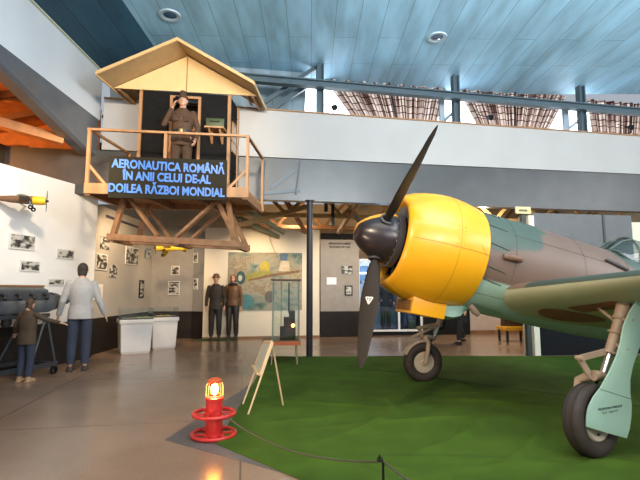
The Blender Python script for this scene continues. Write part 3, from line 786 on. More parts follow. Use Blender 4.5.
# main landing gear
WR, WW = .293, .17
for sgn, wc in ((1, V((.035, -1.603, WR + .012))), (-1, V((0, 1.603, WR + .012)))):
    tilt = V((.27 if sgn > 0 else .05, sgn * -1, .06)).normalized()    # axle, pointing outboard
    topP = A(1.865, sgn * 1.60, -.32); midP = A(1.76, sgn * 1.60, -.82)
    mb = MB(); mb.tube([topP, topP.lerp(midP, .35), topP.lerp(midP, .36), midP], [.062, .058, .05, .046], 16)
    leg = mb.build('gear_leg', gear_m, ac)
    MB().tube([midP, midP + (midP - topP).normalized() * .22], .034, 14).build('oleo_piston', mat('polished_steel', (.5, .5, .48), .2, metal=.9), leg)
    low = midP + (midP - topP).normalized() * .2
    for q in (.12, .36, .62, .98):
        mb = MB(); c = topP.lerp(midP, q); mb.torus(c, (midP - topP), .056, .012, 20, 8); mb.build('leg_clamp', gear_m, leg)
    # fork: from the piston foot down along the inboard side (near) / both sides to the axle
    inb = -tilt
    foot = wc + V((.05, 0, WR + .07))
    mb = MB(); mb.tube([low, foot], [.042, .046], 14)
    for sd in ((inb,) if sgn > 0 else (inb, tilt)):
        mb.tube([foot + sd * .02, foot + sd * (WW / 2 + .05) - V((0, 0, .05)), wc + sd * (WW / 2 + .055) + V((.02, 0, .14)), wc + sd * (WW / 2 + .03)], [.042, .036, .032, .04], 12)
    mb.build('wheel_fork', gear_m, leg)
    mb = MB(); j0 = midP.lerp(topP, .05) + V((-.05, 0, 0)); j2 = foot + V((-.05, 0, .02)); j1 = (j0 + j2) / 2 + V((-.17, 0, .04))
    mb.bar(j0, j1, .05, .022, (0, 1, 0)); mb.bar(j1, j2, .05, .022, (0, 1, 0)); mb.tube([j1 + V((0, -.04, 0)), j1 + V((0, .04, 0))], .02, 10)
    mb.build('torque_link', gear_m, leg)
    mb = MB(); mud = []
    for i in range(9):
        a = PI * ((.42 + .16 * i / 8) if sgn > 0 else (.45 + .42 * i / 8)); c = wc + V((math.cos(a) * (WR + .022), 0, math.sin(a) * (WR + .022)))
        mud.append([c + tilt * .07, c + V((math.cos(a), 0, math.sin(a))) * .018 + tilt * .05, c + V((math.cos(a), 0, math.sin(a))) * .018 - tilt * .05, c - tilt * .07, c - tilt * .07 - V((math.cos(a), 0, math.sin(a))) * .01, c + tilt * .07 - V((math.cos(a), 0, math.sin(a))) * .01])
    if sgn < 0: mb.loft(mud); mb.build('mudguard', gear_m, leg)
    mb = MB(); mb.tube([topP + V((.0, sgn * .35, -.05)) + V((-.0, 0, 0)), topP.lerp(midP, .45)], [.016, .016], 10); mb.ball(topP + V((0, sgn * .35, -.05)), .035, 2); mb.build('retraction_strut', gear_m, leg)
    mb = MB(); hs = [topP.lerp(midP, .6) + V((.05, 0, 0)), midP + V((.10, 0, -.02)), foot + V((.12, 0, .05)), wc + inb * .12 + V((.06, 0, .1))]; mb.tube(hs, .012, 8); mb.build('brake_hose', black, leg)
    # wheel
    t = WW / 2
    mb = MB(); mb.lathe([(-t * .55, .165), (-t * .85, .19), (-t, .235), (-t * .9, .275), (-t * .5, .298), (-t * .15, WR), (t * .15, WR), (t * .5, .298), (t * .9, .275), (t, .235), (t * .85, .19), (t * .55, .165)], wc, tilt, 56)
    wheel = mb.build('tyre', tire_m, ac, ang=50)
    mb = MB(); mb.torus(wc + tilt * t * .36, tilt, .2985, .004, 48, 6); mb.torus(wc - tilt * t * .36, tilt, .2985, .004, 48, 6); mb.torus(wc + tilt * t * .93, tilt, .225, .004, 48, 6); mb.build('tread_rib', mat('tyre_dark', (.02, .016, .014), .8), wheel)
    mb = MB(); mb.lathe([(-t * .6, .165), (t * .6, .17), (t * .75, .16), (t * .62, .145), (t * .5, .12), (t * .78, .06), (t * .85, .045), (t * .85, 0)], wc, tilt, 40)
    hub = mb.build('wheel_hub', hub_m, wheel)
    mb = MB(); mb.torus(wc - tilt * t * .62, tilt, .115, .010, 36, 8); mb.build('hub_ring', mat('hub_ring_beige', (.30, .24, .17), .5), hub)
    mb = MB(); mb.lathe([(0, .16), (.006, .155), (.012, .11), (.006, .06), (.03, .045), (.032, 0)], wc - tilt * t * .6, -tilt, 36); mb.build('inner_disc', hub_m, hub)
    mb = MB()
    for q in range(8):
        a = q * PI / 4; e1 = V((1, 0, 0)); e2 = tilt.cross(e1)
        mb.lathe([(0, .012), (.012, .012), (.013, 0)], wc + tilt * (t * .52) + (e1 * math.cos(a) + e2 * math.sin(a)) * .115, tilt, 8)
    mb.build('hub_bolt', dark_steel, hub)
    if sgn < 0:   # far side: diagonal brace
        mb = MB(); mb.bar(midP + V((-.02, 0, .0)), foot + V((-.3, 0, -.02)), .03, .05, (0, 1, 0)); mb.build('gear_brace', gear_m, leg)

# big mint gear door on the near leg
outline = [(648, 294), (637, 301), (630, 312), (624, 326), (621, 342), (617, 356), (610, 372), (601, 388), (594, 397), (589.5, 406), (587.5, 416), (587, 427), (607, 433), (627, 438.5), (630, 429), (631.5, 418), (632, 405), (630.5, 393), (630.5, 380), (633, 367), (637, 355), (642, 342), (649, 327), (657, 310), (660, 296)]
dP = AO + Matrix.Rotation(PSI, 3, 'Z') @ V((0, -1.76, 0)); dd = Matrix.Rotation(PSI, 3, 'Z') @ V((1, 0, 0))
pts = [to_local(on_plane(x, y, dP, dd)) for x, y in outline]
mb = MB(); mb.prism([p for p in pts], V((0, .016, 0))); door = mb.build('gear_door', mint, ac, bevel=.003)
def dpt(x, y, off=.003): return to_local(on_plane(x, y, dP, dd)) + V((0, -off, 0))
mb = MB(); mb.tube([dpt(600, 389, 0), dpt(631, 399, 0)], .003, 6); mb.build('door_seam', mat('seam_green_grey', (.08, .12, .11), .7), door)
ln_m = mat('stencil_dark', (.05, .07, .07), .7)
x0, x1 = dpt(598, 410.5), dpt(621.5, 406.5); text_obj('stencil', 'PRESIUNEA PNEULUI', ln_m, x0, x1 - x0, AU.cross(V((0, 0, 0))) if False else V((0, 0, 1)), (x1 - x0).length, .017, door, .002, .01)
x0, x1 = dpt(602, 413.8), dpt(617.5, 410.8); text_obj('stencil', '2,5  kg/cm', ln_m, x0, x1 - x0, V((0, 0, 1)), (x1 - x0).length, .013, door, .002)
MB().bar(A(1.82, 1.62, -.5), to_local(on_plane(632, 320, dP, dd)), .03, .02).bar(A(1.78, 1.62, -.72), to_local(on_plane(627, 350, dP, dd)), .03, .02).build('door_bracket', gear_m, door)

# ================================================================== PEOPLE
skin_m = mat('skin', (.55, .31, .20), .5, var=.05)
def ell_loft(mb, levels, n=20):
    mb.loft([[V((cx + rx * math.cos(2 * PI * k / n), cy + ry * math.sin(2 * PI * k / n), z)) for k in range(n)] for z, cx, cy, rx, ry in levels]); return mb
BASE = dict(sh=(.178, .0, 1.40), el=(.235, .015, 1.12), wr=(.245, -.04, .88), hip=(.09, 0, .93), kn=(.10, -.015, .50), an=(.105, .015, .085))
def jt(pose, key, side):
    d = pose.get(side, {})
    if key in d: return V(d[key])
    b = V(BASE[key]); b.x *= (1 if side == 'L' else -1); return b
def hand_into(mb, wr, el, side, curl=.5):
    a = (wr - el).normalized(); sgn = 1 if side == 'L' else -1
    f = V((0, -1, 0)); 
    if abs(a.dot(f)) > .85: f = V((0, 0, 1))
    wid = (f - a * f.dot(a)).normalized(); pal = a.cross(wid) * sgn          # wid: thumb side; pal: palm normal towards the body
    pal = pal if pal.dot(V((-sgn, 0, 0))) > 0 else -pal
    c = wr + a * .045
    M = Matrix((wid, pal, a)).transposed()
    mb.ball(c, (.040, .018, .052), 2, M)
    for i, (o, L_) in enumerate(((.030, .072), (.010, .082), (-.010, .076), (-.030, .060))):
        p0 = c + wid * o + a * .035; p1 = p0 + a * L_ * .5 + pal * L_ * .12 * curl; p2 = p1 + a * L_ * .38 + pal * L_ * .45 * curl
        mb.tube([c + wid * o * .6, p0, p1, p2], [.010, .0098, .009, .0075], 8)
    t0 = c + wid * .03 - a * .01; mb.tube([c, t0, t0 + wid * .025 + a * .03 + pal * .01, t0 + wid * .025 + a * .06 + pal * .02], [.014, .012, .011, .008], 8)

def person(kind, label, cat, loc, rz, H, pose, skin=True, vox=.0085, jacket=None, jlen=.86, trousers=None, boots=None, hat=None, hair=None, belt=None, collar=None, group=None, jshape=1.0, pockets=None):
    k = H / 1.75
    head_tilt = pose.get('head', (0, 0, 0)); lean = pose.get('lean', 0)
    mb = MB(); J = {s: {q: jt(pose, q, s) for q in BASE} for s in 'LR'}
    # torso, neck, head
    ell_loft(mb, [(.86, 0, .01, .12, .085), (.94, 0, .01, .155, .105), (1.05, 0, 0, .135, .095), (1.2, 0, 0, .145, .105), (1.34, 0, .0, .165, .11), (1.43, 0, .005, .14, .085), (1.475, 0, .01, .07, .06)])
    mb.tube([(0, .015, 1.42), (0, .005, 1.56)], [.062, .054], 12)
    hc = V((head_tilt[0], -.012 + head_tilt[1], 1.635 + head_tilt[2]))
    mb.ball(hc, (.074, .092, .112), 3); mb.ball(hc + V((0, -.035, -.055)), (.052, .05, .06), 2)
    mb.tube([hc + V((0, -.085, .02)), hc + V((0, -.108, -.02)), hc + V((0, -.095, -.03))], [.009, .016, .013], 8)
    for s in (-1, 1): mb.ball(hc + V((s * .076, .008, -.005)), (.012, .022, .032), 2)
    for s in 'LR':
        j = J[s]
        mb.ball(j['sh'], .058, 2)
        mb.tube([j['sh'] * .8 + V((0, 0, .28)), j['sh'], j['sh'].lerp(j['el'], .5), j['el'], j['el'].lerp(j['wr'], .4), j['wr']], [.05, .055, .047, .040, .038, .026], 12)
        hand_into(mb, j['wr'], j['el'], s, pose.get('curl', .5))
        mb.tube([j['hip'] + V((0, 0, .04)), j['hip'].lerp(j['kn'], .4), j['kn'], j['kn'].lerp(j['an'], .35), j['an']], [.088, .080, .055, .056, .036], 14)
        d = V(pose.get('toe', (0, -1, 0))) if True else None
        mb.tube([j['an'] + V((0, .03, -.045)), j['an'] + V((0, -.05, -.05)), j['an'] + V((0, -.15, -.06))], [.036, .036, .024], 10)
    root = bpy.data.objects.new(kind, voxel(mb.bm, vox, 2)); COL.objects.link(root); root.data.materials.append(skin_m)
    root.location = loc; root.rotation_euler = (0, 0, rz); root.scale = (k, k, k)
    tag(root, label, cat, group)
    def part(nm, mbx, m, v=.011, sm_=3): return link_mesh(nm, voxel(mbx.bm, v, sm_), m, root)
    # face
    mb = MB()
    for s in (-1, 1): mb.ball(hc + V((s * .03, -.081, .012)), (.012, .008, .007), 2)
    mb.build('eye', mat('eye_dark', (.03, .02, .015), .3), root)
    mb = MB(); mb.tube([hc + V((-.022, -.082, -.058)), hc + V((0, -.089, -.060)), hc + V((.022, -.082, -.058))], .006, 6); mb.build('mouth', mat('lips', (.35, .13, .10), .5), root)
    mb = MB()
    for s in (-1, 1): mb.tube([hc + V((s * .014, -.088, .030)), hc + V((s * .034, -.084, .036)), hc + V((s * .05, -.070, .030))], .005, 6)
    mb.build('eyebrow', mat('brow_dark', (.05, .03, .02), .8), root)
    if trousers:
        mb = MB(); ell_loft(mb, [(.84, 0, .01, .12, .09), (.93, 0, .01, .172, .12), (1.04, 0, 0, .155, .11), (1.07, 0, 0, .14, .10)])
        for s in 'LR':
            j = J[s]; mb.tube([j['hip'] + V((0, 0, .06)), j['hip'].lerp(j['kn'], .4), j['kn'], j['kn'].lerp(j['an'], .5), j['an'] + V((0, 0, .03))], [.080, .094, .078, .074, .060], 14)
        part('trousers', mb, trousers)
    if boots:
        for s in 'LR':
            mb = MB(); j = J[s]; top = j['kn'].lerp(j['an'], boots[1])
            mb.tube([top, j['kn'].lerp(j['an'], .8), j['an']], [.070 if boots[1] < .5 else .056, .052, .048], 12)
            mb.tube([j['an'] + V((0, .045, -.042)), j['an'] + V((0, -.05, -.044)), j['an'] + V((0, -.17, -.054))], [.042, .044, .030], 12)
            mb.box(j['an'] + V((0, -.06, -.0735)), (.085, .26, .018))
            part('boot', mb, boots[0], .01, 2)
    if jacket:
        q = jshape; mb = MB()
        ell_loft(mb, [(jlen, 0, .005, .185 * q, .135 * q), ((jlen + 1.06) / 2, 0, .005, .18 * q, .13 * q), (1.06, 0, 0, .160 * q, .118 * q), (1.2, 0, 0, .17 * q, .128 * q), (1.34, 0, 0, .18 * q, .125), (1.43, 0, .005, .145, .095), (1.50, 0, .01, .075, .07)])
        for s in 'LR':
            j = J[s]; mb.ball(j['sh'], .064, 2)
            mb.tube([j['sh'] * .8 + V((0, 0, .28)), j['sh'], j['sh'].lerp(j['el'], .5), j['el'], j['el'].lerp(j['wr'], .5), j['el'].lerp(j['wr'], .95)], [.055, .064, .058, .052, .047, .042], 12)
        jk = part('jacket', mb, jacket)
        mb = MB()
        for z in (1.36, 1.26, 1.16, 1.0): mb.ball((0, -.132 * q, z), .010, 1)
        mb.build('button', mat('button_dark', (.16, .12, .06), .35, metal=.5), jk)
        if pockets:
            for s in (-1, 1):
                MB().box((s * .085, -.126, 1.27), (.10, .025, .10)).build('pocket', pockets, jk, bevel=.006); MB().box((s * .10, -.135, .93), (.12, .025, .13)).build('pocket', pockets, jk, bevel=.006)
    if collar:
        mb = MB(); mb.torus((0, .0, 1.475), (0, .15, 1), .085, .042, 24, 10); part('collar', mb, collar)
    if belt:
        mb = MB(); ell_loft(mb, [(1.03, 0, 0, .176 * jshape, .134 * jshape), (1.085, 0, 0, .174 * jshape, .132 * jshape)]); b = mb.build('belt', belt, root)
        MB().box((0, -.136 * jshape, 1.057), (.06, .012, .055)).build('buckle', mat('brass_buckle', (.45, .33, .12), .3, metal=.8), b, bevel=.003)
    if hair:
        mb = MB(); mb.ball(hc + V((0, .018, .028)), (.083, .092, .10), 3)
        if hair[1] > 0: mb.ball(hc + V((0, .05, -.03 - hair[1] / 2)), (.075, .055, .08 + hair[1] / 2), 2)
        link_mesh('hair', voxel(mb.bm, .010, 2), hair[0], root)
    if hat:
        m, style = hat; mb = MB()
        if style == 'cap':      # side cap / field cap
            mb.loft([[hc + V(((.086 if zz < .11 else .058) * math.cos(2 * PI * i / 20), .105 * math.sin(2 * PI * i / 20) * (1 if zz < .11 else .85) + .005, zz)) for i in range(20)] for zz in (.028, .07, .12, .165)])
            if False: mb.loft([[hc + V((.08 * math.cos(PI + PI * i / 10), -.04 + (.075 + o) * math.sin(PI + PI * i / 10) - o * .4, .038 - o * .3 + tz)) for i in range(11)] for o, tz in ((.0, 0), (.05, 0), (.05, .008), (0, .012))], cap=False, closed=False)
        else:                   # flying helmet or brimmed hat
            mb.lathe([(.03, 0), (.03, .135), (.038, .14), (.045, .10), (.07, .092), (.13, .075), (.145, .03), (.147, 0)] if style == 'brim' else [(-.09, 0), (-.09, .085), (-.05, .09), (.03, .092), (.08, .082), (.115, .05), (.125, 0)], hc + V((0, .02, 0)), (0, .05, 1), 24)
        link_mesh('hat', voxel(mb.bm, .009, 2), m, root)
    return root

khaki = mat('khaki_wool', (.075, .038, .019), .85, var=.15, scale=20)
khaki_d = mat('khaki_wool_dark', (.058, .029, .014), .85, var=.15, scale=20)
leather = mat('brown_leather', (.13, .058, .02), .5, var=.2, scale=12)
leather_d = mat('black_leather', (.022, .015, .012), .45, var=.2, scale=12)
dark_cloth = mat('dark_cloth', (.016, .013, .012), .85, var=.2, scale=15)
denim = mat('denim_dark', (.028, .035, .06), .85, var=.2, scale=20)

# ================================================================== CONTROL TOWER
TP0 = V((-4.0, 7.63, 0)); TE = V((2.69, .36, 0)) / 2.714; TG = V((.065, 1, 0))
def T(u, v, z): return TP0 + TE * u + TG * v + V((0, 0, z))
TL = 2.714; TZ = 3.2; VB = 1.46
def tb(mb, u0, u1, v0, v1, z0, z1):
    return mb.hexa([T(u0, v0, z0), T(u1, v0, z0), T(u1, v1, z0), T(u0, v1, z0), T(u0, v0, z1), T(u1, v0, z1), T(u1, v1, z1), T(u0, v1, z1)])
tw = empty('control_tower', 'wooden airfield control tower cabin with gabled roof fixed high against the hall wall', 'tower', T(TL / 2, .7, 2.2))
def tpart(mb, name, m, parent=tw, **k):
    o = mb.build(name, m, None, **k)
    o.parent = parent
    if parent == tw: o.matrix_parent_inverse = Matrix.Translation(-tw.location)
    return o
mb = MB()
for i in range(9):
    u0 = TL * i / 9; tb(mb, u0 + .004, u0 + TL / 9 - .004, 0, VB, TZ - .05, TZ)
tpart(mb, 'platform_boards', wood, smooth=False)
mb = MB(); tb(mb, -.03, TL + .03, -.03, .03, TZ - .16, TZ + .02); tb(mb, -.03, TL + .03, VB - .06, VB, TZ - .16, TZ - .05); tpart(mb, 'platform_edge_beam', wood, smooth=False)
for u in (0, .9, 1.8, TL - .05):
    mb = MB(); tb(mb, u - .03, u + .05, .0, VB, TZ - .19, TZ - .05); tpart(mb, 'platform_joist', wood_d, smooth=False)
# railing
for u, v in ((0, 0), (TL, 0), (1.28, 0), (0.02, VB - .05), (TL, VB - .05)):
    mb = MB(); tb(mb, u - .024, u + .024, v - .024, v + .024, TZ - .1, TZ + .97); tpart(mb, 'rail_post', wood, smooth=False)
mb = MB(); tb(mb, -.03, TL + .03, -.028, .028, TZ + .955, TZ + .995); tpart(mb, 'handrail', wood, smooth=False)
for u in (0, TL):
    mb = MB(); tb(mb, u - .026, u + .026, .0, VB, TZ + .955, TZ + .993); tpart(mb, 'handrail', wood, smooth=False)
for p_, q_ in ((T(0, .03, TZ + .35), T(.28, .03, TZ + .02)), (T(TL, .03, TZ + .38), T(TL - .32, .03, TZ + .02)), (T(0, .04, TZ + .35), T(0, .6, TZ))):
    mb = MB(); mb.bar(p_, q_, .03, .045); tpart(mb, 'rail_brace', wood, smooth=False)
# cabin
U0, U1, CV, CT = .47, 2.16, .80, 5.27
mb = MB(); du0, du1, dz = 1.07, 1.56, 5.15
tb(mb, U0, du0, CV, CV + .04, TZ, CT); tb(mb, du1, U1, CV, CV + .04, TZ, CT); tb(mb, du0, du1, CV, CV + .04, dz, CT)
tpart(mb, 'cabin_front', charcoal, smooth=False)
mb = MB(); tb(mb, U1 - .04, U1, CV, VB, TZ, CT); tpart(mb, 'cabin_side', charcoal, smooth=False)
mb = MB(); tb(mb, U0, U0 + .04, CV, VB, TZ, CT); tpart(mb, 'cabin_side', charcoal, smooth=False)
mb = MB(); tb(mb, U0, U1, VB - .03, VB, TZ, CT); tpart(mb, 'cabin_back', mat('cabin_inside_brown', (.05, .03, .02), .8), smooth=False)
for u, v in ((U0, CV), (U1, CV), (U1, VB - .02)):
    mb = MB(); tb(mb, u - .028, u + .028, v - .028, v + .03, TZ, CT); tpart(mb, 'corner_post', wood, smooth=False)
mb = MB(); tb(mb, du0 - .05, du0, CV - .03, CV + .05, TZ, dz); tb(mb, du1, du1 + .05, CV - .03, CV + .05, TZ, dz); tb(mb, du0 - .05, du1 + .05, CV - .03, CV + .05, dz, dz + .05); tpart(mb, 'door_frame', wood, smooth=False)
mb = MB(); tb(mb, du0 + .1, du1, VB - .2, VB - .15, TZ + 1.25, TZ + 1.5); tb(mb, du1 - .28, du1 - .02, VB - .1, VB - .05, TZ + 1.35, TZ + 1.6); tpart(mb, 'inner_shelf', wood, smooth=False)
mb = MB()
for (v0, v1, z0, z1) in ((1.0, 1.3, 4.18, 4.22), (1.0, 1.3, 4.78, 4.82), (1.0, 1.03, 4.18, 4.82), (1.27, 1.3, 4.18, 4.82)): tb(mb, U1, U1 + .02, v0, v1, z0, z1)
wf = tpart(mb, 'side_window_frame', wood, smooth=False)
mb = MB(); tb(mb, U1 + .002, U1 + .008, 1.03, 1.27, 4.22, 4.78); o = tpart(mb, 'window_pane', mat('dull_pane', (.33, .34, .34), .2), tw, smooth=False)
mb = MB()
for zz in (3.8, 4.4, 5.0): tb(mb, U1, U1 + .015, CV + .05, VB - .03, zz, zz + .012)
tpart(mb, 'board_seam', mat('seam_black', (.008, .008, .008), .9), smooth=False)
# roof
ev, av, rf, rb = 5.27, 6.03, .2, VB
uA = 1.34
for (ue, s) in ((-.06, -1), (2.76, 1)):
    mb = MB(); th = .05
    mb.hexa([T(ue, rf, ev), T(uA, rf, av), T(uA, rb, av), T(ue, rb, ev), T(ue, rf, ev + th), T(uA, rf, av + th), T(uA, rb, av + th), T(ue, rb, ev + th)])
    tpart(mb, 'roof_slope', mat('roof_underside_ply', (.42, .27, .125), .6, var=.1), smooth=False)
    mb = MB(); mb.hexa([T(ue, rf - .03, ev - .015), T(uA, rf - .03, av - .015), T(uA, rf, av - .015), T(ue, rf, ev - .015), T(ue, rf - .03, ev + .05), T(uA, rf - .03, av + .05), T(uA, rf, av + .05), T(ue, rf, ev + .05)])
    tpart(mb, 'barge_board', mat('barge_tan', (.58, .38, .17), .55), smooth=False)
    mb = MB(); tb(mb, ue - .012, ue + .012, rf, rb, ev - .02, ev + .05); tpart(mb, 'eave_board', MATS['barge_tan'], smooth=False)
mb = MB(); mb.prism([T(-.02, CV - .06, ev + .0), T(2.72, CV - .06, ev + .0), T(uA, CV - .06, av - .02)], TG * .03); tpart(mb, 'gable_board', ply, smooth=False)
mb = MB(); tb(mb, uA - .008, uA + .008, CV - .068, CV - .058, ev, av - .05); tpart(mb, 'gable_seam', wood_d, smooth=False)
for u in (.05, .22, 2.45, 2.62):
    mb = MB(); zz = ev + (av - ev) * (1 - abs(u - uA) / 1.4) - .05; tb(mb, u - .02, u + .02, CV, rb, zz - .03, zz + .03); tpart(mb, 'rafter', wood, smooth=False)
# trestle below
def frame(v, tag_):
    zb = lambda u: 2.36 - .045 * u
    for (ut, ub) in ((.46, .30), (2.10, 2.50), (2.30, 2.42)) if v < .8 else ((.62, .42), (2.12, 2.5)):
        mb = MB(); mb.bar(T(ut, v, TZ - .16), T(ub, v, zb(ub)), .08, .10, TG); tpart(mb, 'trestle_leg', wood_d, smooth=False)
    for (ut, ub) in ((.55, 1.07), (2.10, 1.40)):
        mb = MB(); mb.bar(T(ut, v - .01, TZ - .16), T(ub, v - .01, zb(ub) + .05), .05, .12, TG); tpart(mb, 'trestle_diagonal', wood_d, smooth=False)
    mb = MB(); mb.hexa([T(.22, v - .06, zb(.2) - .07), T(2.56, v - .06, zb(2.6) - .07), T(2.56, v + .05, zb(2.6) - .07), T(.22, v + .05, zb(.2) - .07), T(.22, v - .06, zb(.2) + .04), T(2.56, v - .06, zb(2.6) + .04), T(2.56, v + .05, zb(2.6) + .04), T(.22, v + .05, zb(.2) + .04)])
    tpart(mb, 'trestle_beam', wood_d, smooth=False)
frame(.34, 0); frame(1.0, 1)
for u in (.28, 1.4, 2.5):
    mb = MB(); mb.bar(T(u, .3, 2.30 - .045 * u), T(u, 1.05, 2.30 - .045 * u), .09, .08); tpart(mb, 'cross_beam', wood_d, smooth=False)
# shelf for the radio
mb = MB(); tb(mb, 1.76, 2.12, CV - .26, CV, 4.50, 4.535); shf = tpart(mb, 'shelf', wood, smooth=False)
for u in (1.84, 2.04):
    mb = MB(); mb.bar(T(u, CV - .01, 4.27), T(u, CV - .22, 4.50), .03, .04); tb(mb, u - .015, u + .015, CV - .03, CV, 4.26, 4.50); tpart(mb, 'shelf_bracket', wood, smooth=False)
rc = T(1.93, CV - .13, 4.535)
rd = empty('field_radio', 'green metal field telephone box on the small wooden shelf of the tower', 'radio', rc, math.atan2(TE.y, TE.x))
mb = MB(); mb.box((0, 0, .085), (.34, .17, .17)); mb.build('case', mat('olive_green', (.04, .06, .015), .5), rd, bevel=.008)
mb = MB(); mb.box((0, .04, .185), (.34, .09, .03)); mb.build('lid', mat('olive_green_dark', (.04, .06, .02), .5), rd, bevel=.006)
MB().tube([(-.09, -.09, .13), (-.09, -.11, .10), (.09, -.11, .10), (.09, -.09, .13)], .006, 6).build('carry_handle', leather_d, rd)

# sign on the front of the platform
so = T(1.375, -.05, 2.965)
sg = empty('exhibition_sign', 'dark olive board with blue capital lettering hung on the tower platform', 'sign', so, math.atan2(TE.y, TE.x))
mb = MB(); mb.box((0, 0, .365), (1.99, .035, .73)); bd = mb.build('board', mat('sign_olive', (.022, .019, .010), .8, spec=.2), sg, bevel=.004)
blue = mat('sign_blue', (.055, .20, .62), .45, emit=(.04, .2, .8), estr=0.0)
for txt, xa, xb, z0, z1 in (('AERONAUTICA ROMÂNĂ', -.955, .955, .535, .478), ('ÎN ANII CELUI DE-AL', -.77, .72, .325, .295), ('DOILEA RĂZBOI MONDIAL', -.985, .965, .105, .065)):
    text_obj('lettering', txt, blue, (xa, -.019, z0), (xb - xa, 0, z1 - z0), (0, 0, 1), xb - xa, .152, bd, .012, .034)

# soldier on the balcony with a telephone handset
sold = person('soldier_mannequin', 'soldier mannequin in brown uniform holding telephone to ear on the tower balcony', 'mannequin', T(1.42, .36, TZ), .12, 1.84,
       {'R': dict(el=(-.30, -.06, 1.17), wr=(-.15, -.12, 1.47)), 'L': dict(el=(.27, .03, 1.15), wr=(.25, -.10, .90)), 'curl': 1.0},
       jacket=khaki, jlen=.80, trousers=khaki_d, boots=(leather_d, .3), hat=(khaki_d, 'cap'), hair=(mat('hair_brown', (.06, .03, .015), .7), 0), belt=leather_d, pockets=khaki_d)
mb = MB(); mb.tube([(-.105, -.075, 1.68), (-.125, -.11, 1.62), (-.115, -.13, 1.55)], [.016, .013, .016], 10); mb.ball((-.095, -.07, 1.68), .024, 2); mb.ball((-.095, -.125, 1.545), .022, 2)
h = mb.build('telephone_handset', black, None)
h.matrix_world = Matrix.Translation(sold.location) @ Matrix.Rotation(.12, 4, 'Z') @ Matrix.Scale(1.84 / 1.75, 4)
tag(h, 'black telephone handset held to the ear by the balcony soldier', 'telephone')

# two airmen mannequins beside the mural, on a green mat
mt = ground(222, 338.5)
mb = MB(); mb.hexa([(mt.x - .62, 12.75, 0), (mt.x + .55, 12.85, 0), (mt.x + .45, 13.2, 0), (mt.x - .5, 13.05, 0), (mt.x - .62, 12.75, .03), (mt.x + .55, 12.85, .03), (mt.x + .45, 13.2, .03), (mt.x - .5, 13.05, .03)])
tag(mb.build('display_mat', mat('green_mat', (.03, .06, .012), .95), smooth=False), 'small green display mat under the two airmen mannequins', 'mat')
p = at_y(216.5, 338, 12.9); person('airman_mannequin', 'airman mannequin in dark jacket and brown brimmed cap beside the mural', 'mannequin', (p.x - .04, 12.86, .03), .1, 1.80, {}, jacket=mat('brown_black_jacket', (.022, .014, .010), .7, var=.2, scale=15), jlen=.80, trousers=dark_cloth, boots=(leather_d, .35), hat=(leather, 'brim'), vox=.011)
p = at_y(230, 338, 13.0); person('airman_mannequin', 'airman mannequin in tan leather jacket with dark fur collar beside the mural', 'mannequin', (p.x + .06, 13.0, .03), -.1, 1.80, {}, jacket=leather, jlen=.90, trousers=leather_d, boots=(leather_d, .35), hat=(leather, 'helmet'), collar=mat('dark_fur', (.02, .014, .012), .95, bump=.6, bscale=60), vox=.011)

# two children by the engine, one walker under the aircraft
p1 = ground(24, 382)
person('person', 'child in brown jacket and jeans standing with back turned at the engine display', 'person', (p1.x, p1.y, 0), PI * .95, 1.27, {'R': dict(el=(-.40, -.10, 1.28), wr=(-.62, -.2, 1.22)), 'L': dict(el=(.30, -.0, 1.16), wr=(.40, -.10, 1.0)), 'head': (0, -.03, -.01)}, jacket=mat('olive_brown_jacket', (.06, .038, .02), .85, var=.15), jlen=.78, trousers=denim, boots=(mat('tan_shoes', (.45, .28, .15), .6), .85), hair=(mat('hair_light_brown', (.06, .03, .015), .7), .06), vox=.012, jshape=1.12)
p2 = ground(77, 371)
person('person', 'tall person in light grey shirt and dark jeans standing beside the engine, back turned', 'person', (p2.x, p2.y, 0), PI * 1.12, 1.88, {'R': dict(el=(-.27, .0, 1.12), wr=(-.36, -.10, .89)), 'L': dict(el=(.26, .02, 1.12), wr=(.33, -.10, .88)), 'head': (0, -.02, -.01)}, jacket=mat('light_grey_shirt', (.38, .365, .35), .85, var=.12), jlen=.83, trousers=denim, boots=(leather_d, .8), hair=(mat('hair_dark', (.03, .02, .015), .7), .02), vox=.012, jshape=1.02)
p3 = ground(461, 344)
person('person', 'visitor in black clothing standing behind the aircraft nose, legs seen below the fuselage', 'person', (p3.x, p3.y, 0), -1.1, 1.76, {'L': dict(kn=(.10, -.12, .5), an=(.105, -.16, .085)), 'R': dict(kn=(-.10, .04, .5), an=(-.105, .2, .12))}, jacket=mat('black_coat', (.014, .013, .014), .85), jlen=.55, trousers=dark_cloth, boots=(leather_d, .8), hair=(MATS['hair_dark'], 0), vox=.012, jshape=1.1)

# ================================================================== PICTURES
def picture(label, P, X, w, h, m, frame_c=None, border=None, cat='picture', group=None, name='wall_picture'):
    """a print (with optional frame and mount) on a wall: P centre, X the wall's direction to the right seen from the room"""
    X = V(X).normalized(); Nn = V((X.y, -X.x, 0))
    M = Matrix((X, -Nn, V((0, 0, 1)))).transposed().to_4x4()
    o = empty(name, label, cat, V(P), 0, group); o.rotation_euler = M.to_euler()
    fw = .03 if frame_c else 0
    if border or frame_c:
        mb = MB(); mb.box((0, -.012, 0), (w, .024, h)); mb.build('picture_frame' if frame_c else 'mount', frame_c or border, o, smooth=False)
        bw = .035 if frame_c else .02
        mb = MB(); mb.box((0, -.0255, 0), (w - 2 * bw, .003, h - 2 * bw)); mb.build('print', m, o, smooth=False)
    else:
        mb = MB(); mb.box((0, -.008, 0), (w, .016, h)); mb.build('print', m, o, smooth=False)
    return o
paper = mat('paper_white', (.72, .68, .62), .6)
bw = lambda i, s=9, t=.5: photo_mat('photo_print_%d' % i, (.03, .028, .025), (.50, .48, .43), s, i, t, (.2, .19, .17), True)
def on_left(px, py): return on_plane(px, py, LP, LD) + LN * .001
lx = -LD
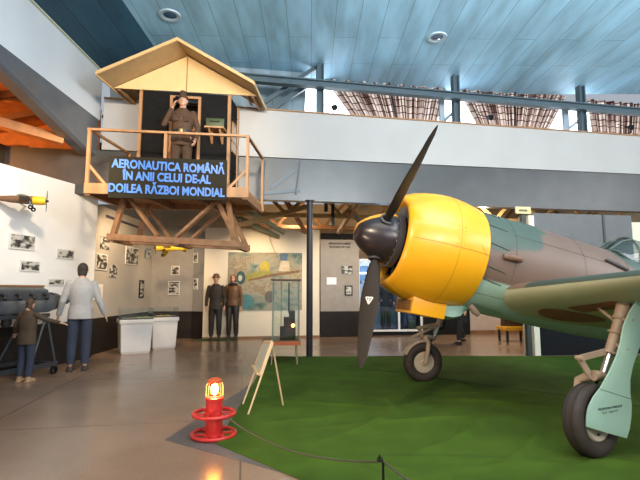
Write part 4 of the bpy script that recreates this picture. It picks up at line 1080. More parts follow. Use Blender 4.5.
for i, (px, py, w, h, lab) in enumerate(((22, 242, .50, .27, 'wide black and white photo on white panel, topmost, above the engine'), (29.5, 266, .40, .19, 'black and white photo on white panel, lowest on the left above the engine'), (65, 254, .42, .19, 'black and white aircraft photo on white panel near its right edge'), (55.5, 282, .37, .13, 'narrow dark photo strip low on white panel'))):
    P = on_left(px, py); picture(lab, P, lx, w, h, bw(i + 1, 7, .47), None, paper, group='photos on the white panel', name='wall_picture')
def side(px, py): return on_plane(px, py, (XA, 10, 0), (0, 1, 0)) + V((.001, 0, 0))
yy = V((0, 1, 0))
for i, (px, py, w, h, lab, fr, cat) in enumerate((
    (104.5, 243, .42, .27, 'small portrait print on grey wall, upper left of the group', None, 'picture'),
    (101, 262, .52, .36, 'pale framed landscape photo on grey wall, left column', paper, 'picture'),
    (113, 271, .36, .30, 'dark-figured print on grey wall below the large photo', None, 'picture'),
    (131.5, 256, .78, .46, 'largest framed group photo on the grey side wall', paper, 'picture'),
    (147.5, 253.5, .42, .28, 'blue-toned aircraft print on grey wall beside the yellow model', None, 'picture'),
    (141, 289, .30, .48, 'tall narrow dark-framed picture low on the grey side wall', black, 'picture'))):
    P = side(px, py)
    m = bw(10 + i, 8, .5) if i != 4 else photo_mat('blue_print', (.05, .09, .14), (.45, .45, .40), 6, 3.3, .5, (.15, .22, .28))
    picture(lab, P, yy, w, h, m, fr if fr == black else None, fr if fr is paper else None, cat)
P = side(97, 292); o = picture('white printed text sheet low on the grey side wall', P, yy, .46, .34, mat('text_sheet', (.74, .70, .66), .6), None, None, 'notice', name='wall_picture')
mb = MB()
for k in range(9): mb.box((random.uniform(-.01, .01), -.0165, .11 - k * .027), (.36, .001, .008))
mb.build('printed_lines', mat('ink_grey', (.30, .28, .26), .7), o, smooth=False)
P = on_plane(120, 219, (XA, 10, 0), (0, 1, 0))
mb = MB(); q0, q1 = side(106, 216), side(140, 228); mb.bar(q0, q1, .03, .06); tag(mb.build('title_strip', mat('dark_strip', (.05, .045, .07), .5), smooth=False), 'dark title strip along the top of the grey side wall', 'sign')
def endw(px, py): return on_plane(px, py, (XA, 13.35, 0), (1.21, .05, 0)) + V((0, -.001, 0))
for i, (px, py, w, h, lab) in enumerate(((175.5, 270.5, .24, .27, 'small square picture on the end wall, upper one'), (174, 288, .33, .40, 'black and white picture on the end wall, lower one'))):
    picture(lab, endw(px, py), (1.21, .05, 0), w, h, bw(20 + i, 9, .5), None, paper)
def retw(px, py): return on_plane(px, py, (-3.74, 13.4, 0), (.38, -.2, 0)) + V((-.0, -.002, 0))
for i, (px, py, w, h, lab) in enumerate(((196, 258, .16, .30, 'narrow picture on the angled return wall, upper one'), (196, 284, .16, .32, 'narrow picture on the angled return wall, lower one'), (202, 268, .10, .34, 'grey narrow plaque on the angled return wall by the mannequins'))):
    picture(lab, retw(px, py), (.38, -.2, 0), w, h, bw(25 + i, 9, .5) if i < 2 else mat('grey_plaque', (.22, .22, .24), .6), None, paper if i < 2 else None)

# mural: an abstract wash of the same colours (generic painting)
def mural_mat():
    m = bpy.data.materials.new('mural_paint'); nt, N, L, b = nodes_of(m); b.inputs['Roughness'].default_value = .7
    tc = N.new('ShaderNodeTexCoord')
    nz = N.new('ShaderNodeTexNoise'); nz.inputs['Scale'].default_value = 1.7; nz.inputs['Detail'].default_value = 6; nz.inputs['Distortion'].default_value = .8
    mp = N.new('ShaderNodeMapping'); mp.inputs['Rotation'].default_value = (0, .35, 0); mp.inputs['Scale'].default_value = (1, 1, 1.8)
    L.new(tc.outputs['Object'], mp.inputs['Vector']); L.new(mp.outputs[0], nz.inputs['Vector'])
    cr = N.new('ShaderNodeValToRGB'); els = [(.28, (.06, .11, .10)), (.38, (.16, .22, .17)), (.45, (.30, .29, .21)), (.52, (.36, .32, .23)), (.58, (.27, .20, .12)), (.64, (.40, .36, .25)), (.72, (.33, .27, .07))]
    cr.color_ramp.elements[0].position = els[0][0]; cr.color_ramp.elements[0].color = (*els[0][1], 1); cr.color_ramp.elements[1].position = els[-1][0]; cr.color_ramp.elements[1].color = (*els[-1][1], 1)
    for p_, c in els[1:-1]:
        e = cr.color_ramp.elements.new(p_); e.color = (*c, 1)
    L.new(nz.outputs['Fac'], cr.inputs[0]); L.new(cr.outputs[0], b.inputs['Base Color']); return m
Pm = on_plane(265.5, 281.3, WP0, WD) + WNf * .001
mu = empty('mural', 'large abstract colour painting of flying machines on the cream panel', 'painting', Pm); mu.rotation_euler = (0, 0, math.atan2(WD.y, WD.x))
MB().box((0, -.01, 0), (2.17, .02, 1.70)).build('canvas', mural_mat(), mu, smooth=False)
def blob(nm, pts, m, z=.021):
    mb = MB(); mb.prism([V((x, -z, y)) for x, y in pts], (0, -.002, 0)); mb.build(nm, m, mu, smooth=False)
ell = lambda cx, cy, rx, ry, n=20, rot=0: [(cx + rx * math.cos(2 * PI * k / n) * math.cos(rot) - ry * math.sin(2 * PI * k / n) * math.sin(rot), cy + rx * math.cos(2 * PI * k / n) * math.sin(rot) + ry * math.sin(2 * PI * k / n) * math.cos(rot)) for k in range(n)]
pm = lambda n, c: mat('mural_' + n, c, .7, var=.25, scale=8)
blob('painted_shape', ell(-.02, .42, .15, .17), pm('ochre', (.46, .36, .05)))
blob('painted_shape', ell(-.28, .16, .46, .12, rot=.22), pm('olive', (.30, .29, .07)), .0215)
blob('painted_shape', ell(-.72, .10, .13, .20), pm('teal_dark', (.04, .085, .09)), .022)
blob('painted_shape', ell(-.74, .09, .06, .09), pm('pale', (.50, .50, .44)), .024)
blob('painted_shape', [(-.5, .0), (.2, .14), (1.0, .26), (1.0, .34), (.2, .22), (-.5, .06)], pm('brown', (.22, .12, .06)), .0225)
blob('painted_shape', ell(.12, -.46, .14, .18), pm('grey', (.14, .13, .12)), .022)
blob('painted_shape', ell(-.55, -.6, .22, .22), pm('turquoise', (.08, .22, .22)), .022)
blob('painted_shape', [(.42, .62), (.64, .62), (.64, .83), (.42, .83)], pm('blue', (.09, .16, .24)), .022)
blob('painted_shape', [(.38, .3), (.72, .3), (.68, .6), (.44, .62)], pm('sand', (.58, .48, .33)), .0222)
for k in range(6): blob('painted_stroke', [(-.75 + k * .075, .5), (-.74 + k * .075, .5), (-.735 + k * .075, .78), (-.745 + k * .075, .78)], pm('umber', (.20, .13, .09)), .022)

# text panel right of the column
def gp(px, py): return on_plane(px, py, GP0, GD) + GN * .002
q = gp(328.5, 244.4); ink = mat('panel_ink', (.03, .022, .018), .7)
hd = empty('panel_heading', 'two-line dark heading lettered at the top of the grey text panel', 'sign', q); hd.rotation_euler = (0, 0, math.atan2(GD.y, GD.x))
text_obj('lettering', 'AERONAUTICA ROMÂNĂ', ink, (0, 0, 0), (1, 0, 0), (0, 0, 1), .70, .062, hd, .006, .03)
text_obj('lettering', 'ÎN RĂZBOI 1941-1945', ink, (.03, 0, -.105), (1, 0, 0), (0, 0, 1), .64, .062, hd, .006, .03)
picture('small engraved sketch print on the grey text panel', gp(347, 270), GD, .34, .25, bw(30, 10, .52), None, None)
picture('small bright white-lit card on the grey text panel', gp(331.5, 281), GD, .30, .22, mat('bright_card', (.80, .80, .85), .4), None, None, 'notice', name='wall_picture')
picture('black-framed small photo on the grey text panel', gp(348.5, 290.5), GD, .24, .30, bw(31, 9, .42), black, None)

# ================================================================== SHOWCASE
SCP = on_plane(358, 330, (2.0, 14.25, 0), (1, .12, 0)); sdir = V((1, .12, 0)).normalized()
show = empty('showcase', 'blue-lit glazed showcase with white frame in the back wall behind the propeller', 'showcase', (SCP.x, SCP.y, 0), math.atan2(.12, 1))
wfr = mat('white_frame', (.75, .74, .72), .4)
SW, SH0, SH1 = 2.05, .12, 2.36
mb = MB(); mb.box((SW / 2, .5, .06), (SW, 1.0, .12)); mb.build('plinth', black, show, smooth=False)
mb = MB()
for (c, d) in (((.03, 0, (SH0 + SH1) / 2), (.07, .06, SH1 - SH0)), ((SW - .03, 0, (SH0 + SH1) / 2), (.07, .06, SH1 - SH0)), ((SW / 2, 0, SH0 + .03), (SW, .06, .06)), ((SW / 2, 0, SH1 - .03), (SW, .06, .06)), ((1.30, 0, (SH0 + SH1) / 2), (.06, .05, SH1 - SH0))): mb.box(c, d)
mb.build('frame', wfr, show, smooth=False)
mb = MB(); mb.box((SW / 2, 1.0, 1.24), (SW, .03, SH1 - SH0)); mb.box((.0, .5, 1.24), (.03, 1, SH1 - SH0)); mb.box((SW, .5, 1.24), (.03, 1, SH1 - SH0)); mb.box((SW / 2, .5, SH1), (SW, 1.0, .03))
mb.build('cabinet_back', mat('showcase_blue', (.16, .26, .42), .6), show, smooth=False)
mb = MB(); mb.box((SW / 2, .0, 1.24), (SW - .1, .008, SH1 - SH0 - .1)); mb.build('glass_front', glass('case_glass', (.92, .96, .98), .2), show, smooth=False)
mb = MB(); mb.box((.36, .8, 1.95), (.5, .05, .05)); mb.build('light_tube', mat('tube_light', (.8, .9, 1), .4, emit=(.7, .88, 1), estr=6), show, smooth=False)
mb = MB(); mb.box((.38, .97, 1.25), (.55, .02, .9)); mb.build('poster_board', photo_mat('poster_print', (.05, .07, .09), (.55, .62, .68), 7, 40, .48, (.25, .32, .4)), show, smooth=False)
def shp(x, y, z=0): 
    c, s = math.cos(math.atan2(.12, 1)), math.sin(math.atan2(.12, 1)); return (SCP.x + x * c - y * s, SCP.y + x * s + y * c, z)
person('uniformed_mannequin', 'dark uniformed mannequin inside the blue showcase left of its white mullion', 'mannequin', shp(1.02, .5, .12), .1, 1.76, {}, jacket=mat('navy_coat', (.02, .022, .03), .8), jlen=.6, trousers=dark_cloth, boots=(leather_d, .4), hat=(dark_cloth, 'cap'), vox=.013)
person('uniformed_mannequin', 'blue-grey uniformed mannequin inside the showcase right of its white mullion', 'mannequin', shp(1.55, .5, .12), .05, 1.76, {}, jacket=mat('blue_uniform', (.06, .11, .22), .8), jlen=.6, trousers=mat('blue_uniform_dark', (.04, .07, .14), .8), boots=(leather_d, .4), hat=(dark_cloth, 'cap'), vox=.013)
cs = empty('display_case', 'small dark green case standing inside the showcase at lower right', 'case', shp(1.83, .3, .12))
MB().box((0, 0, .18), (.3, .25, .36)).build('body', mat('dark_green_case', (.02, .045, .035), .4), cs, bevel=.02)
MB().box((0, 0, .40), (.24, .2, .05)).build('lid', mat('case_lid', (.10, .13, .12), .4), cs, bevel=.015)

# yellow bench seen under the fuselage
bp = on_plane(514, 331, (5, 12.6, 0), (1, .12, 0))
bn = empty('yellow_table', 'low yellow-topped display table seen far off under the fuselage', 'table', (bp.x, bp.y, 0), .15)
MB().box((0, 0, .36), (.75, .5, .10)).build('table_top', mat('bench_yellow', (.75, .36, .02), .45), bn, bevel=.01)
for sx in (-.32, .32):
    for sy in (-.2, .2): MB().box((sx, sy, .155), (.05, .05, .31)).build('leg', dark_steel, bn, smooth=False)
dm = MB(); dm.prism([(-.33, -.1, .41), (.33, -.1, .41), (.1, -.1, .56), (-.3, -.1, .68)], (0, .2, 0)); d_ = dm.build('machine_part', mat('dark_bronze', (.10, .06, .03), .4, metal=.4), smooth=False, bevel=.01)
d_.location = (bp.x, bp.y, 0); tag(d_, 'dark bronze wedge-shaped machine part lying on the yellow table', 'machine part')

# ================================================================== LEFT EXHIBITS
cab_m = mat('cabinet_white', (.62, .58, .54), .5, var=.04)
def cabinet(label, c, rz, w, d, h, seed):
    o = empty('display_cabinet', label, 'display cabinet', (c[0], c[1], 0), rz, 'white display cabinets')
    mb = MB(); mb.loft([[(sx * (w / 2 - i) , sy * (d / 2 - i), z) for sx, sy in ((-1, -1), (1, -1), (1, 1), (-1, 1))] for z, i in ((0, .05), (.05, .03), (h - .09, .0))]); mb.build('body', cab_m, o, smooth=False)
    mb = MB(); mb.box((0, 0, h - .055), (w + .05, d + .05, .09)); mb.build('top_rim', cab_m, o, bevel=.006)
    mb = MB(); mb.box((0, 0, h - .005), (w + .03, d + .03, .025)); mb.build('display_tray', mat('tray_black', (.02, .02, .022), .4), o, smooth=False)
    mb = MB(); gh = .22
    for (cc, dd) in (((0, -d / 2, h + gh / 2), (w, .006, gh)), ((0, d / 2, h + gh / 2), (w, .006, gh)), ((-w / 2, 0, h + gh / 2), (.006, d, gh)), ((w / 2, 0, h + gh / 2), (.006, d, gh))): mb.box(cc, dd)
    mb.build('glass_cover', glass('cabinet_glass', (.95, .97, .96), .1), o, smooth=False)
    return o
ca_c = (-4.19, 10.42); cb_c = (-3.83, 11.22)
cabinet('nearer white display cabinet with black tray under glass', ca_c, .52, .66, .62, .76, 1)
cabinet('farther white display cabinet half behind the nearer one', cb_c, .52, .58, .56, .76, 2)
for (cx, cy, rz, lab, m) in ((-4.02, 10.50, .8, 'open pale green booklet lying in the nearer display cabinet', mat('booklet_green', (.35, .42, .22), .6)), (-3.80, 11.18, .3, 'yellowish open booklet lying in the farther display cabinet', mat('booklet_yellow', (.55, .42, .18), .6))):
    o = empty('open_booklet', lab, 'booklet', (cx, cy, .7685), rz)
    for s in (-1, 1):
        mb = MB(); mb.loft([[(s * .01, -.1, .003), (s * .01, -.1, .014), (s * .01, .1, .014), (s * .01, .1, .003)], [(s * .09, -.1, .003), (s * .09, -.1, .022), (s * .09, .1, .022), (s * .09, .1, .003)], [(s * .17, -.1, .0), (s * .17, -.1, .010), (s * .17, .1, .010), (s * .17, .1, 0)]])
        mb.build('page', m, o)

# aircraft engine on a trolley
ED = -LD
E0 = LP + LD * 2.72 + LN * .44; e_y = Matrix.Rotation(math.atan2(ED.y, ED.x), 3, 'Z')
def EL(a, s, z): return E0 + ED * a + LN * s + V((0, 0, z))     # a: towards the far nose, s: into the hall
eng_grey = mat('engine_grey', (.115, .125, .135), .38, metal=.35, var=.2, scale=6)
eng_dark = mat('engine_dark', (.035, .035, .038), .5, metal=.3)
copper = mat('engine_brass', (.32, .17, .08), .4, metal=.5)
en = empty('aircraft_engine', 'grey inline aircraft engine with pointed propeller shaft mounted on a trolley', 'engine', EL(.9, 0, .86))
def ept(mb, name, m, par=en, **k):
    o = mb.build(name, m, None, **k); o.parent = par
    if par == en: o.matrix_parent_inverse = Matrix.Translation(-en.location)
    return o
mb = MB(); mb.loft([[EL(a, s * w, 1.19 + z * hgt) for s, z in ((-.17, -.17), (.17, -.17), (.21, 0), (.16, .16), (-.16, .16), (-.21, 0))] for a, w, hgt in ((-.6, 1, 1), (1.05, 1, 1), (1.25, .72, .72))]); ept(mb, 'crankcase', eng_grey, bevel=.015)
mb = MB(); mb.lathe([(0, .16), (.1, .15), (.22, .10), (.25, .06), (.38, .055), (.385, .03), (.46, .028), (.465, 0)], EL(1.22, 0, 1.20), ED, 24); ept(mb, 'propeller_shaft', eng_grey)
for s in (-1, 1):
    mb = MB(); a0 = EL(-.5, s * .16, 1.33); a1 = EL(.95, s * .16, 1.33); mb.bar(a0, a1, .15, .20, V((LN.x * s * .4, LN.y * s * .4, 1))); bk_ = ept(mb, 'cylinder_bank', eng_grey, bevel=.02)
    for k in range(6):
        mb = MB(); mb.tube([EL(-.38 + k * .25, s * .24, 1.33), EL(-.38 + k * .25, s * .33, 1.31), EL(-.42 + k * .25, s * .36, 1.25)], .028, 10); ept(mb, 'exhaust_stub', eng_dark)
    mb = MB(); mb.tube([EL(-.5, s * .20, 1.46), EL(.9, s * .20, 1.46)], .02, 10); ept(mb, 'ignition_pipe', copper)
mb = MB(); mb.lathe([(0, .14), (.05, .17), (.14, .17), (.2, .1)], EL(-.62, 0, 1.22), -ED, 20); ept(mb, 'supercharger', eng_grey)
for a in (.05, .35, .65):
    mb = MB(); mb.lathe([(0, .07), (.16, .075), (.2, .05), (.2, 0)], EL(a, .10, 1.02), (0, 0, -1), 14); ept(mb, 'oil_pump', eng_dark)
tr = empty('engine_trolley', 'dark steel tube trolley on castors carrying the aircraft engine', 'trolley', EL(.4, 0, 0))
def trp(mb, name, m, par=tr, **k):
    o = mb.build(name, m, None, **k); o.parent = par; o.matrix_parent_inverse = Matrix.Translation(-tr.location); return o
for s in (-.34, .34):
    mb = MB(); mb.bar(EL(-.7, s, .17), EL(1.12, s, .17), .06, .07); trp(mb, 'base_rail', dark_steel, smooth=False)
    mb = MB(); mb.bar(EL(-.55, s * .7, .98), EL(1.0, s * .7, .98), .05, .06); trp(mb, 'cradle_rail', dark_steel, smooth=False)
    for a0, a1 in ((1.08, .95), (-.6, -.5), (.62, .95), (.05, -.4)):
        mb = MB(); mb.tube([EL(a0, s, .2), EL(a1, s * .7, .98)], .024, 10); trp(mb, 'strut', dark_steel)
for a in (-.65, 1.07):
    mb = MB(); mb.bar(EL(a, -.36, .17), EL(a, .36, .17), .06, .06); trp(mb, 'cross_rail', dark_steel, smooth=False)
    mb = MB(); mb.bar(EL(a * .85, -.25, .98), EL(a * .85, .25, .98), .05, .05); trp(mb, 'cradle_bar', dark_steel, smooth=False)
    for s in (-.34, .34):
        mb = MB(); c = EL(a, s, .07); mb.lathe([(-.022, .04), (-.022, .068), (.022, .068), (.022, .04)], c, LN, 20); mb.bar(c + V((0, 0, 0)), c + V((0, 0, .08)), .03, .06); trp(mb, 'castor', black)

# small model aircraft hung on the exhibit walls
def model_plane(label, loc, rz, rx, k, noseC, bodyC, wingC, span=1.0, wire=None, rod=None):
    o = empty('model_aircraft', label, 'model aircraft', loc); o.rotation_euler = (rx, 0, rz)
    # local +X = nose
    def sec(x, w, h, z=0): return [V((x * k, w * k * math.cos(2 * PI * i / 16), (z + h * math.sin(2 * PI * i / 16)) * k)) for i in range(16)]
    mb = MB(); mb.loft([sec(.12, .095, .095), sec(0, .09, .10), sec(-.3, .075, .085), sec(-.7, .03, .04), sec(-.8, .01, .03)]); mb.build('fuselage', bodyC, o)
    mb = MB(); mb.loft([sec(.12, .098, .098), sec(.2, .103, .103), sec(.32, .10, .10), sec(.38, .085, .085)]); mb.build('cowling', noseC, o)
    mb = MB(); mb.loft([[V(((.12 - .02 * abs(q) - (1 - abs(q) * .35) * .28 * f) * k, q * .62 * span * k, (-.03 + .05 * abs(q) + z) * k)) for f, z in ((0, 0), (.3, .022), (1, 0), (.3, -.014))] for q in (-1, -.5, 0, .5, 1)]); mb.build('wing', wingC, o)
    mb = MB(); mb.prism([V((x * k, y * k, .01 * k)) for x, y in ((-.62, -.02), (-.7, -.22), (-.8, -.22), (-.8, .22), (-.7, .22), (-.62, .02))], (0, 0, .012 * k)); mb.build('tailplane', wingC, o, smooth=False)
    mb = MB(); mb.prism([V((x * k, -.006 * k, z * k)) for x, z in ((-.62, .02), (-.74, .17), (-.83, .17), (-.83, -.02))], (0, .012 * k, 0)); mb.build('tail_fin', bodyC, o, smooth=False)
    mb = MB()
    mb.lathe([(0, .035 * k), (.05 * k, .025 * k), (.07 * k, 0)], (.38 * k, 0, 0), (1, 0, 0), 12); hb = mb.build('hub', prop_m, o)
    for s in (-1, 1):
        mb = MB(); mb.loft([[V((.40 * k + dx * w, s * .01 * k + dy * w, s * z * k)) for dx, dy in ((-.008 * k, -.02 * k), (.008 * k, -.02 * k), (.008 * k, .02 * k), (-.008 * k, .02 * k))] for z, w in ((.02, .6), (.12, 1), (.26, .4))]); mb.build('propeller_blade', prop_m, o)
    mb = MB(); mb.ball((-.12 * k, 0, .09 * k), (.10 * k, .045 * k, .05 * k), 2); mb.build('canopy', mat('model_canopy', (.2, .22, .22), .15), o)
    for s in (-1, 1):
        mb = MB(); mb.tube([(.08 * k, s * .17 * k, -.03 * k), (.11 * k, s * .18 * k, -.17 * k)], .012 * k, 8); lg = mb.build('gear_leg', mat('model_leg_blue', (.08, .16, .22), .4), o)
        MB().torus((.11 * k, s * .18 * k, -.19 * k), (0, 1, 0), .035 * k, .018 * k, 18, 8).build('wheel', black, lg)
    if wire:
        MB().tube([(0, 0, .08 * k), (0, 0, wire)], .003, 5).build('hanging_wire', dark_steel, o)
    if rod:
        mb = MB(); mb.tube([(-.15 * k, 0, -.08 * k), (-.16 * k, rod[1], rod[0])], .012, 8); mb.build('support_rod', mat('rod_grey', (.25, .22, .2), .4), o)
    return o
mp = on_plane(27, 200, LP + LN * .42, LD)
model_plane('yellow-nosed model aircraft mounted before the white panel at the left edge', mp, math.atan2(ED.y, ED.x) - .9, 0, .72, mat('model_yellow', (.75, .48, .02), .4), mat('model_brown', (.17, .09, .045), .5), mat('model_drab', (.12, .085, .05), .5), .75, rod=(-.02, .55))
mp = at_y(166, 248.5, 11.6)
model_plane('yellow model aircraft hanging under the tower in front of the grey wall', mp, PI + .5, .5, .66, mat('model_yellow', (.75, .48, .02), .4), mat('model_yellow', (.75, .48, .02), .4), mat('model_yellow', (.75, .48, .02), .4), 1.0, wire=1.6)

# ================================================================== GLASS VITRINE WITH SIGNAL LAMP
vc = V((-.665, 8.92, 0))
vi = empty('glass_vitrine', 'tall glass vitrine on a low red-edged table beside the column', 'vitrine', vc, .08)
vw, vd, vz0, vz1 = .50, .60, .455, 1.58
mb = MB(); mb.box((-.08, 0, vz0 - .015), (vw + .22, vd + .12, .03)); mb.build('table_top', mat('table_top_dark', (.06, .04, .03), .4), vi, bevel=.004)
for q in (-1, 1): MB().box((-.08, q * (vd / 2 + .065), vz0 - .04), (vw + .22, .02, .07)).build('table_apron', mat('apron_red_orange', (.42, .10, .025), .45), vi, smooth=False)
for sx in (-1, 1):
    for sy in (-1, 1):
        MB().tube([(sx * .22 - .02, sy * .26, vz0 - .03), (sx * .24 - .02, sy * .30, 0)], .014, 10).build('leg', mat('leg_pale_metal', (.40, .32, .22), .35, metal=.5), vi)
mb = MB()
for (cc, dd) in (((0, -vd / 2, 0), (vw, .008, 1)), ((0, vd / 2, 0), (vw, .008, 1)), ((-vw / 2, 0, 0), (.008, vd, 1)), ((vw / 2, 0, 0), (.008, vd, 1))): mb.box((cc[0], cc[1], (vz0 + vz1) / 2), (dd[0], dd[1], vz1 - vz0 - .01))
mb.build('glass_wall', glass('vitrine_glass', (.95, .975, .96), .2), vi, smooth=False)
mb = MB()
for sx in (-1, 1):
    for sy in (-1, 1): mb.bar((sx * vw / 2, sy * vd / 2, vz0), (sx * vw / 2, sy * vd / 2, vz1), .016, .016)
mb.bar((-.09, vd / 2 - .01, vz0), (-.09, vd / 2 - .01, vz1), .014, .014); mb.build('corner_edge', mat('edge_green_grey', (.16, .20, .18), .3), vi, smooth=False)
mb = MB(); mb.box((0, 0, vz1 + .012), (vw + .08, vd + .08, .026)); mb.build('top_frame', mat('top_dark_red', (.10, .035, .025), .4), vi, bevel=.004)
sl = empty('signal_lamp_device', 'stepped black signalling device with a glowing orange bulb inside the glass vitrine', 'device', vc + V((.04, 0, vz0)), .08)
mb = MB(); mb.box((0, 0, .12), (.30, .24, .24)); mb.box((.03, 0, .32), (.22, .2, .2)); mb.box((.08, 0, .47), (.12, .16, .14)); mb.build('body', black, sl, bevel=.012)
mb = MB(); mb.tube([(.02, 0, .5), (.02, 0, 1.08)], .014, 10); mb.build('mast', black, sl)
bulb_m = mat('orange_bulb', (1, .45, .08), .3, emit=(1, .36, .05), estr=14)
MB().ball((.10, -.15, .27), .032, 2).build('bulb', bulb_m, sl)
MB().lathe([(0, .04), (.03, .045), (.035, .036)], (.10, -.118, .27), (0, -1, 0), 18).build('bulb_socket', dark_steel, sl)

# ================================================================== EASEL STAND
es = empty('information_easel', 'pale wooden information easel standing on the green carpet beside the red lamp', 'easel', ground(253, 410))
f1, f2, f3 = ground(242.3, 405.6), ground(247.6, 416), ground(283.4, 406.6)
at_h = lambda px, py, Y: at_y(px, py, Y)
t1, t2 = at_h(265.5, 342.5, f1.y + .18), at_h(273, 342.5, f2.y + .2)
pale = mat('easel_pine', (.55, .40, .22), .5, var=.1)
def esp(mb, name, m, **k):
    o = mb.build(name, m, None, **k); o.parent = es; o.matrix_parent_inverse = Matrix.Translation(-es.location); return o
for a, b_ in ((f1, t1), (f2, t2)): 
    mb = MB(); mb.bar(a, b_, .019, .017, (0, 1, 0)); esp(mb, 'front_leg', pale, smooth=False)
tm = (t1 + t2) / 2
for q in (0, 1):
    mb = MB(); mb.bar(f3 + V((0, q * .0, 0)) if q else f3, t2.lerp(t1, .1) - V((0, 0, .01)), .018, .016, (0, 1, 0))
    if q == 0: esp(mb, 'rear_leg', pale, smooth=False)
    else: mb.bm.free()
b1, b2 = f1.lerp(t1, .60), f2.lerp(t2, .54)
nb = (t1 - b1).cross(t2 - t1).normalized()
if nb.z < 0: nb = -nb
mb = MB(); mb.prism([b1 + nb * .015, b2 + nb * .015, t2 + nb * .015, t1 + nb * .015], nb * .01); pan = esp(mb, 'text_board', mat('text_board_grey', (.42, .46, .38), .5, var=.15, scale=25), smooth=False)
mb = MB(); 
for p_, q_ in ((b1, b2), (b2, t2), (t2, t1), (t1, b1)): mb.bar(p_ + nb * .02, q_ + nb * .02, .03, .024, nb)
esp(mb, 'board_frame', pale, smooth=False)
mb = MB(); mb.bar(b1 + nb * .035 , b2 + nb * .035, .02, .06, nb); esp(mb, 'ledge_strip', pale, smooth=False)

# ================================================================== RED BEACON LAMP
lp = ground(213.5, 436.5)
be_ = empty('beacon_lamp', 'red cast-iron beacon lamp with two spoked rings and a lit caged bulb', 'lamp', lp)
red = mat('red_enamel', (.55, .022, .018), .35, var=.12, scale=8, coat=.2)
for z, R, nm in ((.028, .205, 'base_ring'), (.215, .195, 'hand_ring')):
    mb = MB(); mb.torus((0, 0, z), (0, 0, 1), R, .018, 48, 10); rg = mb.build(nm, red, be_)
    for k in range(6):
        a = k * PI / 3 + .3; mb = MB(); mb.bar((.07 * math.cos(a), .07 * math.sin(a), z), ((R - .01) * math.cos(a), (R - .01) * math.sin(a), z), .034 if z < .1 else .024, .016); mb.build('spoke', red, rg, smooth=False)
mb = MB(); mb.lathe([(0, .0), (0, .10), (.02, .10), (.03, .082), (.19, .080), (.195, .092), (.225, .092), (.23, .080), (.335, .076), (.34, .086), (.365, .086), (.37, .0)], n=32); mb.build('drum', red, be_)
mb = MB(); mb.box((.0, -.085, .25), (.05, .03, .05)); mb.build('terminal_box', red, be_, bevel=.006)
glow = mat('lamp_glow', (1, .6, .15), .3, emit=(1, .50, .10), estr=9)
MB().ball((0, 0, .44), (.036, .036, .055), 3).build('bulb', mat('bulb_hot', (1, .8, .4), .3, emit=(1, .58, .16), estr=70), be_)
MB().lathe([(.37, .072), (.47, .070), (.51, .055)], n=28).build('lamp_glass', glass('amber_glass', (1.0, .66, .25), .25), be_)
mb = MB()
for k in range(8):
    a = k * PI / 4 + .2; mb.tube([(.082 * math.cos(a), .082 * math.sin(a), .37), (.080 * math.cos(a), .080 * math.sin(a), .47), (.062 * math.cos(a), .062 * math.sin(a), .515)], .0045, 6)
mb.torus((0, 0, .385), (0, 0, 1), .083, .006, 32, 6); mb.build('cage', mat('cage_pale', (.55, .42, .28), .4), be_)
MB().lathe([(.505, .066), (.515, .070), (.53, .066), (.55, .03), (.555, 0)], n=28).build('cap', mat('cap_orange_red', (.50, .08, .02), .4), be_)

# rope barrier from the beacon to a short stake
stk = V((.39, 2.94, 0)); c0 = lp + V((.075, -.04, .235))
ropep = []
p3_ = stk + V((0, 0, .345))
for i in range(25):
    a = i / 24; p = c0.lerp(p3_, a); p.z -= .17 * (4 * a * (1 - a)) * .75
    ropep.append(p)
end = V((1.35, 1.75, .30))
for i in range(1, 13):
    a = i / 12; p = p3_.lerp(end, a); p.z -= .10 * 4 * a * (1 - a); ropep.append(p)
mb = MB(); mb.tube(ropep, .006, 8); tag(mb.build('rope_barrier', mat('cord_dark', (.075, .055, .04), .7)), 'thin barrier cord sagging from the red beacon lamp to the black stake', 'cord')
so_ = empty('barrier_stake', 'short thin black stake holding up the barrier cord on the green carpet', 'stake', stk)
MB().tube([(0, 0, .01), (0, 0, .35)], .008, 8).lathe([(.008, .05), (.02, .045), (.024, .008)], n=20).build('stem', black, so_)
mb = MB(); mb.torus((-.02, 0, .358), (0, 1, .3), .014, .004, 16, 6); mb.tube([(-.02, 0, .35), (-.022, 0, .385)], .006, 6); mb.build('cord_clip', black, so_)
so2 = V((1.35, 1.75, 0)); s2 = empty('barrier_stake', 'second black barrier stake past the lower edge, beyond the first along the cord', 'stake', so2)
MB().tube([(0, 0, .012), (0, 0, .31)], .008, 8).lathe([(.008, .05), (.02, .045), (.024, .008)], n=20).build('stem', black, s2)

# ================================================================== POST WITH SMALL SIGN
pp = ground(531, 356)
sp_ = empty('sign_post', 'dark post carrying a small cream number sign before the grey partition', 'sign', pp, .15)
mb = MB(); mb.box((-.035, .0, 1.52), (.10, .09, 3.04)); mb.build('post', mat('post_dark_green', (.035, .045, .04), .5), sp_, smooth=False)
mb = MB(); mb.box((-.07, -.08, 3.13), (.36, .03, .155)); b_ = mb.build('sign_board', mat('sign_cream', (.74, .62, .30), .5), sp_, bevel=.004)
text_obj('lettering', 'HANGAR 1', mat('sign_ink', (.06, .045, .02), .6), (-.18, -.096, 3.10), (1, 0, 0), (0, 0, 1), .22, .055, b_, .004, .03)

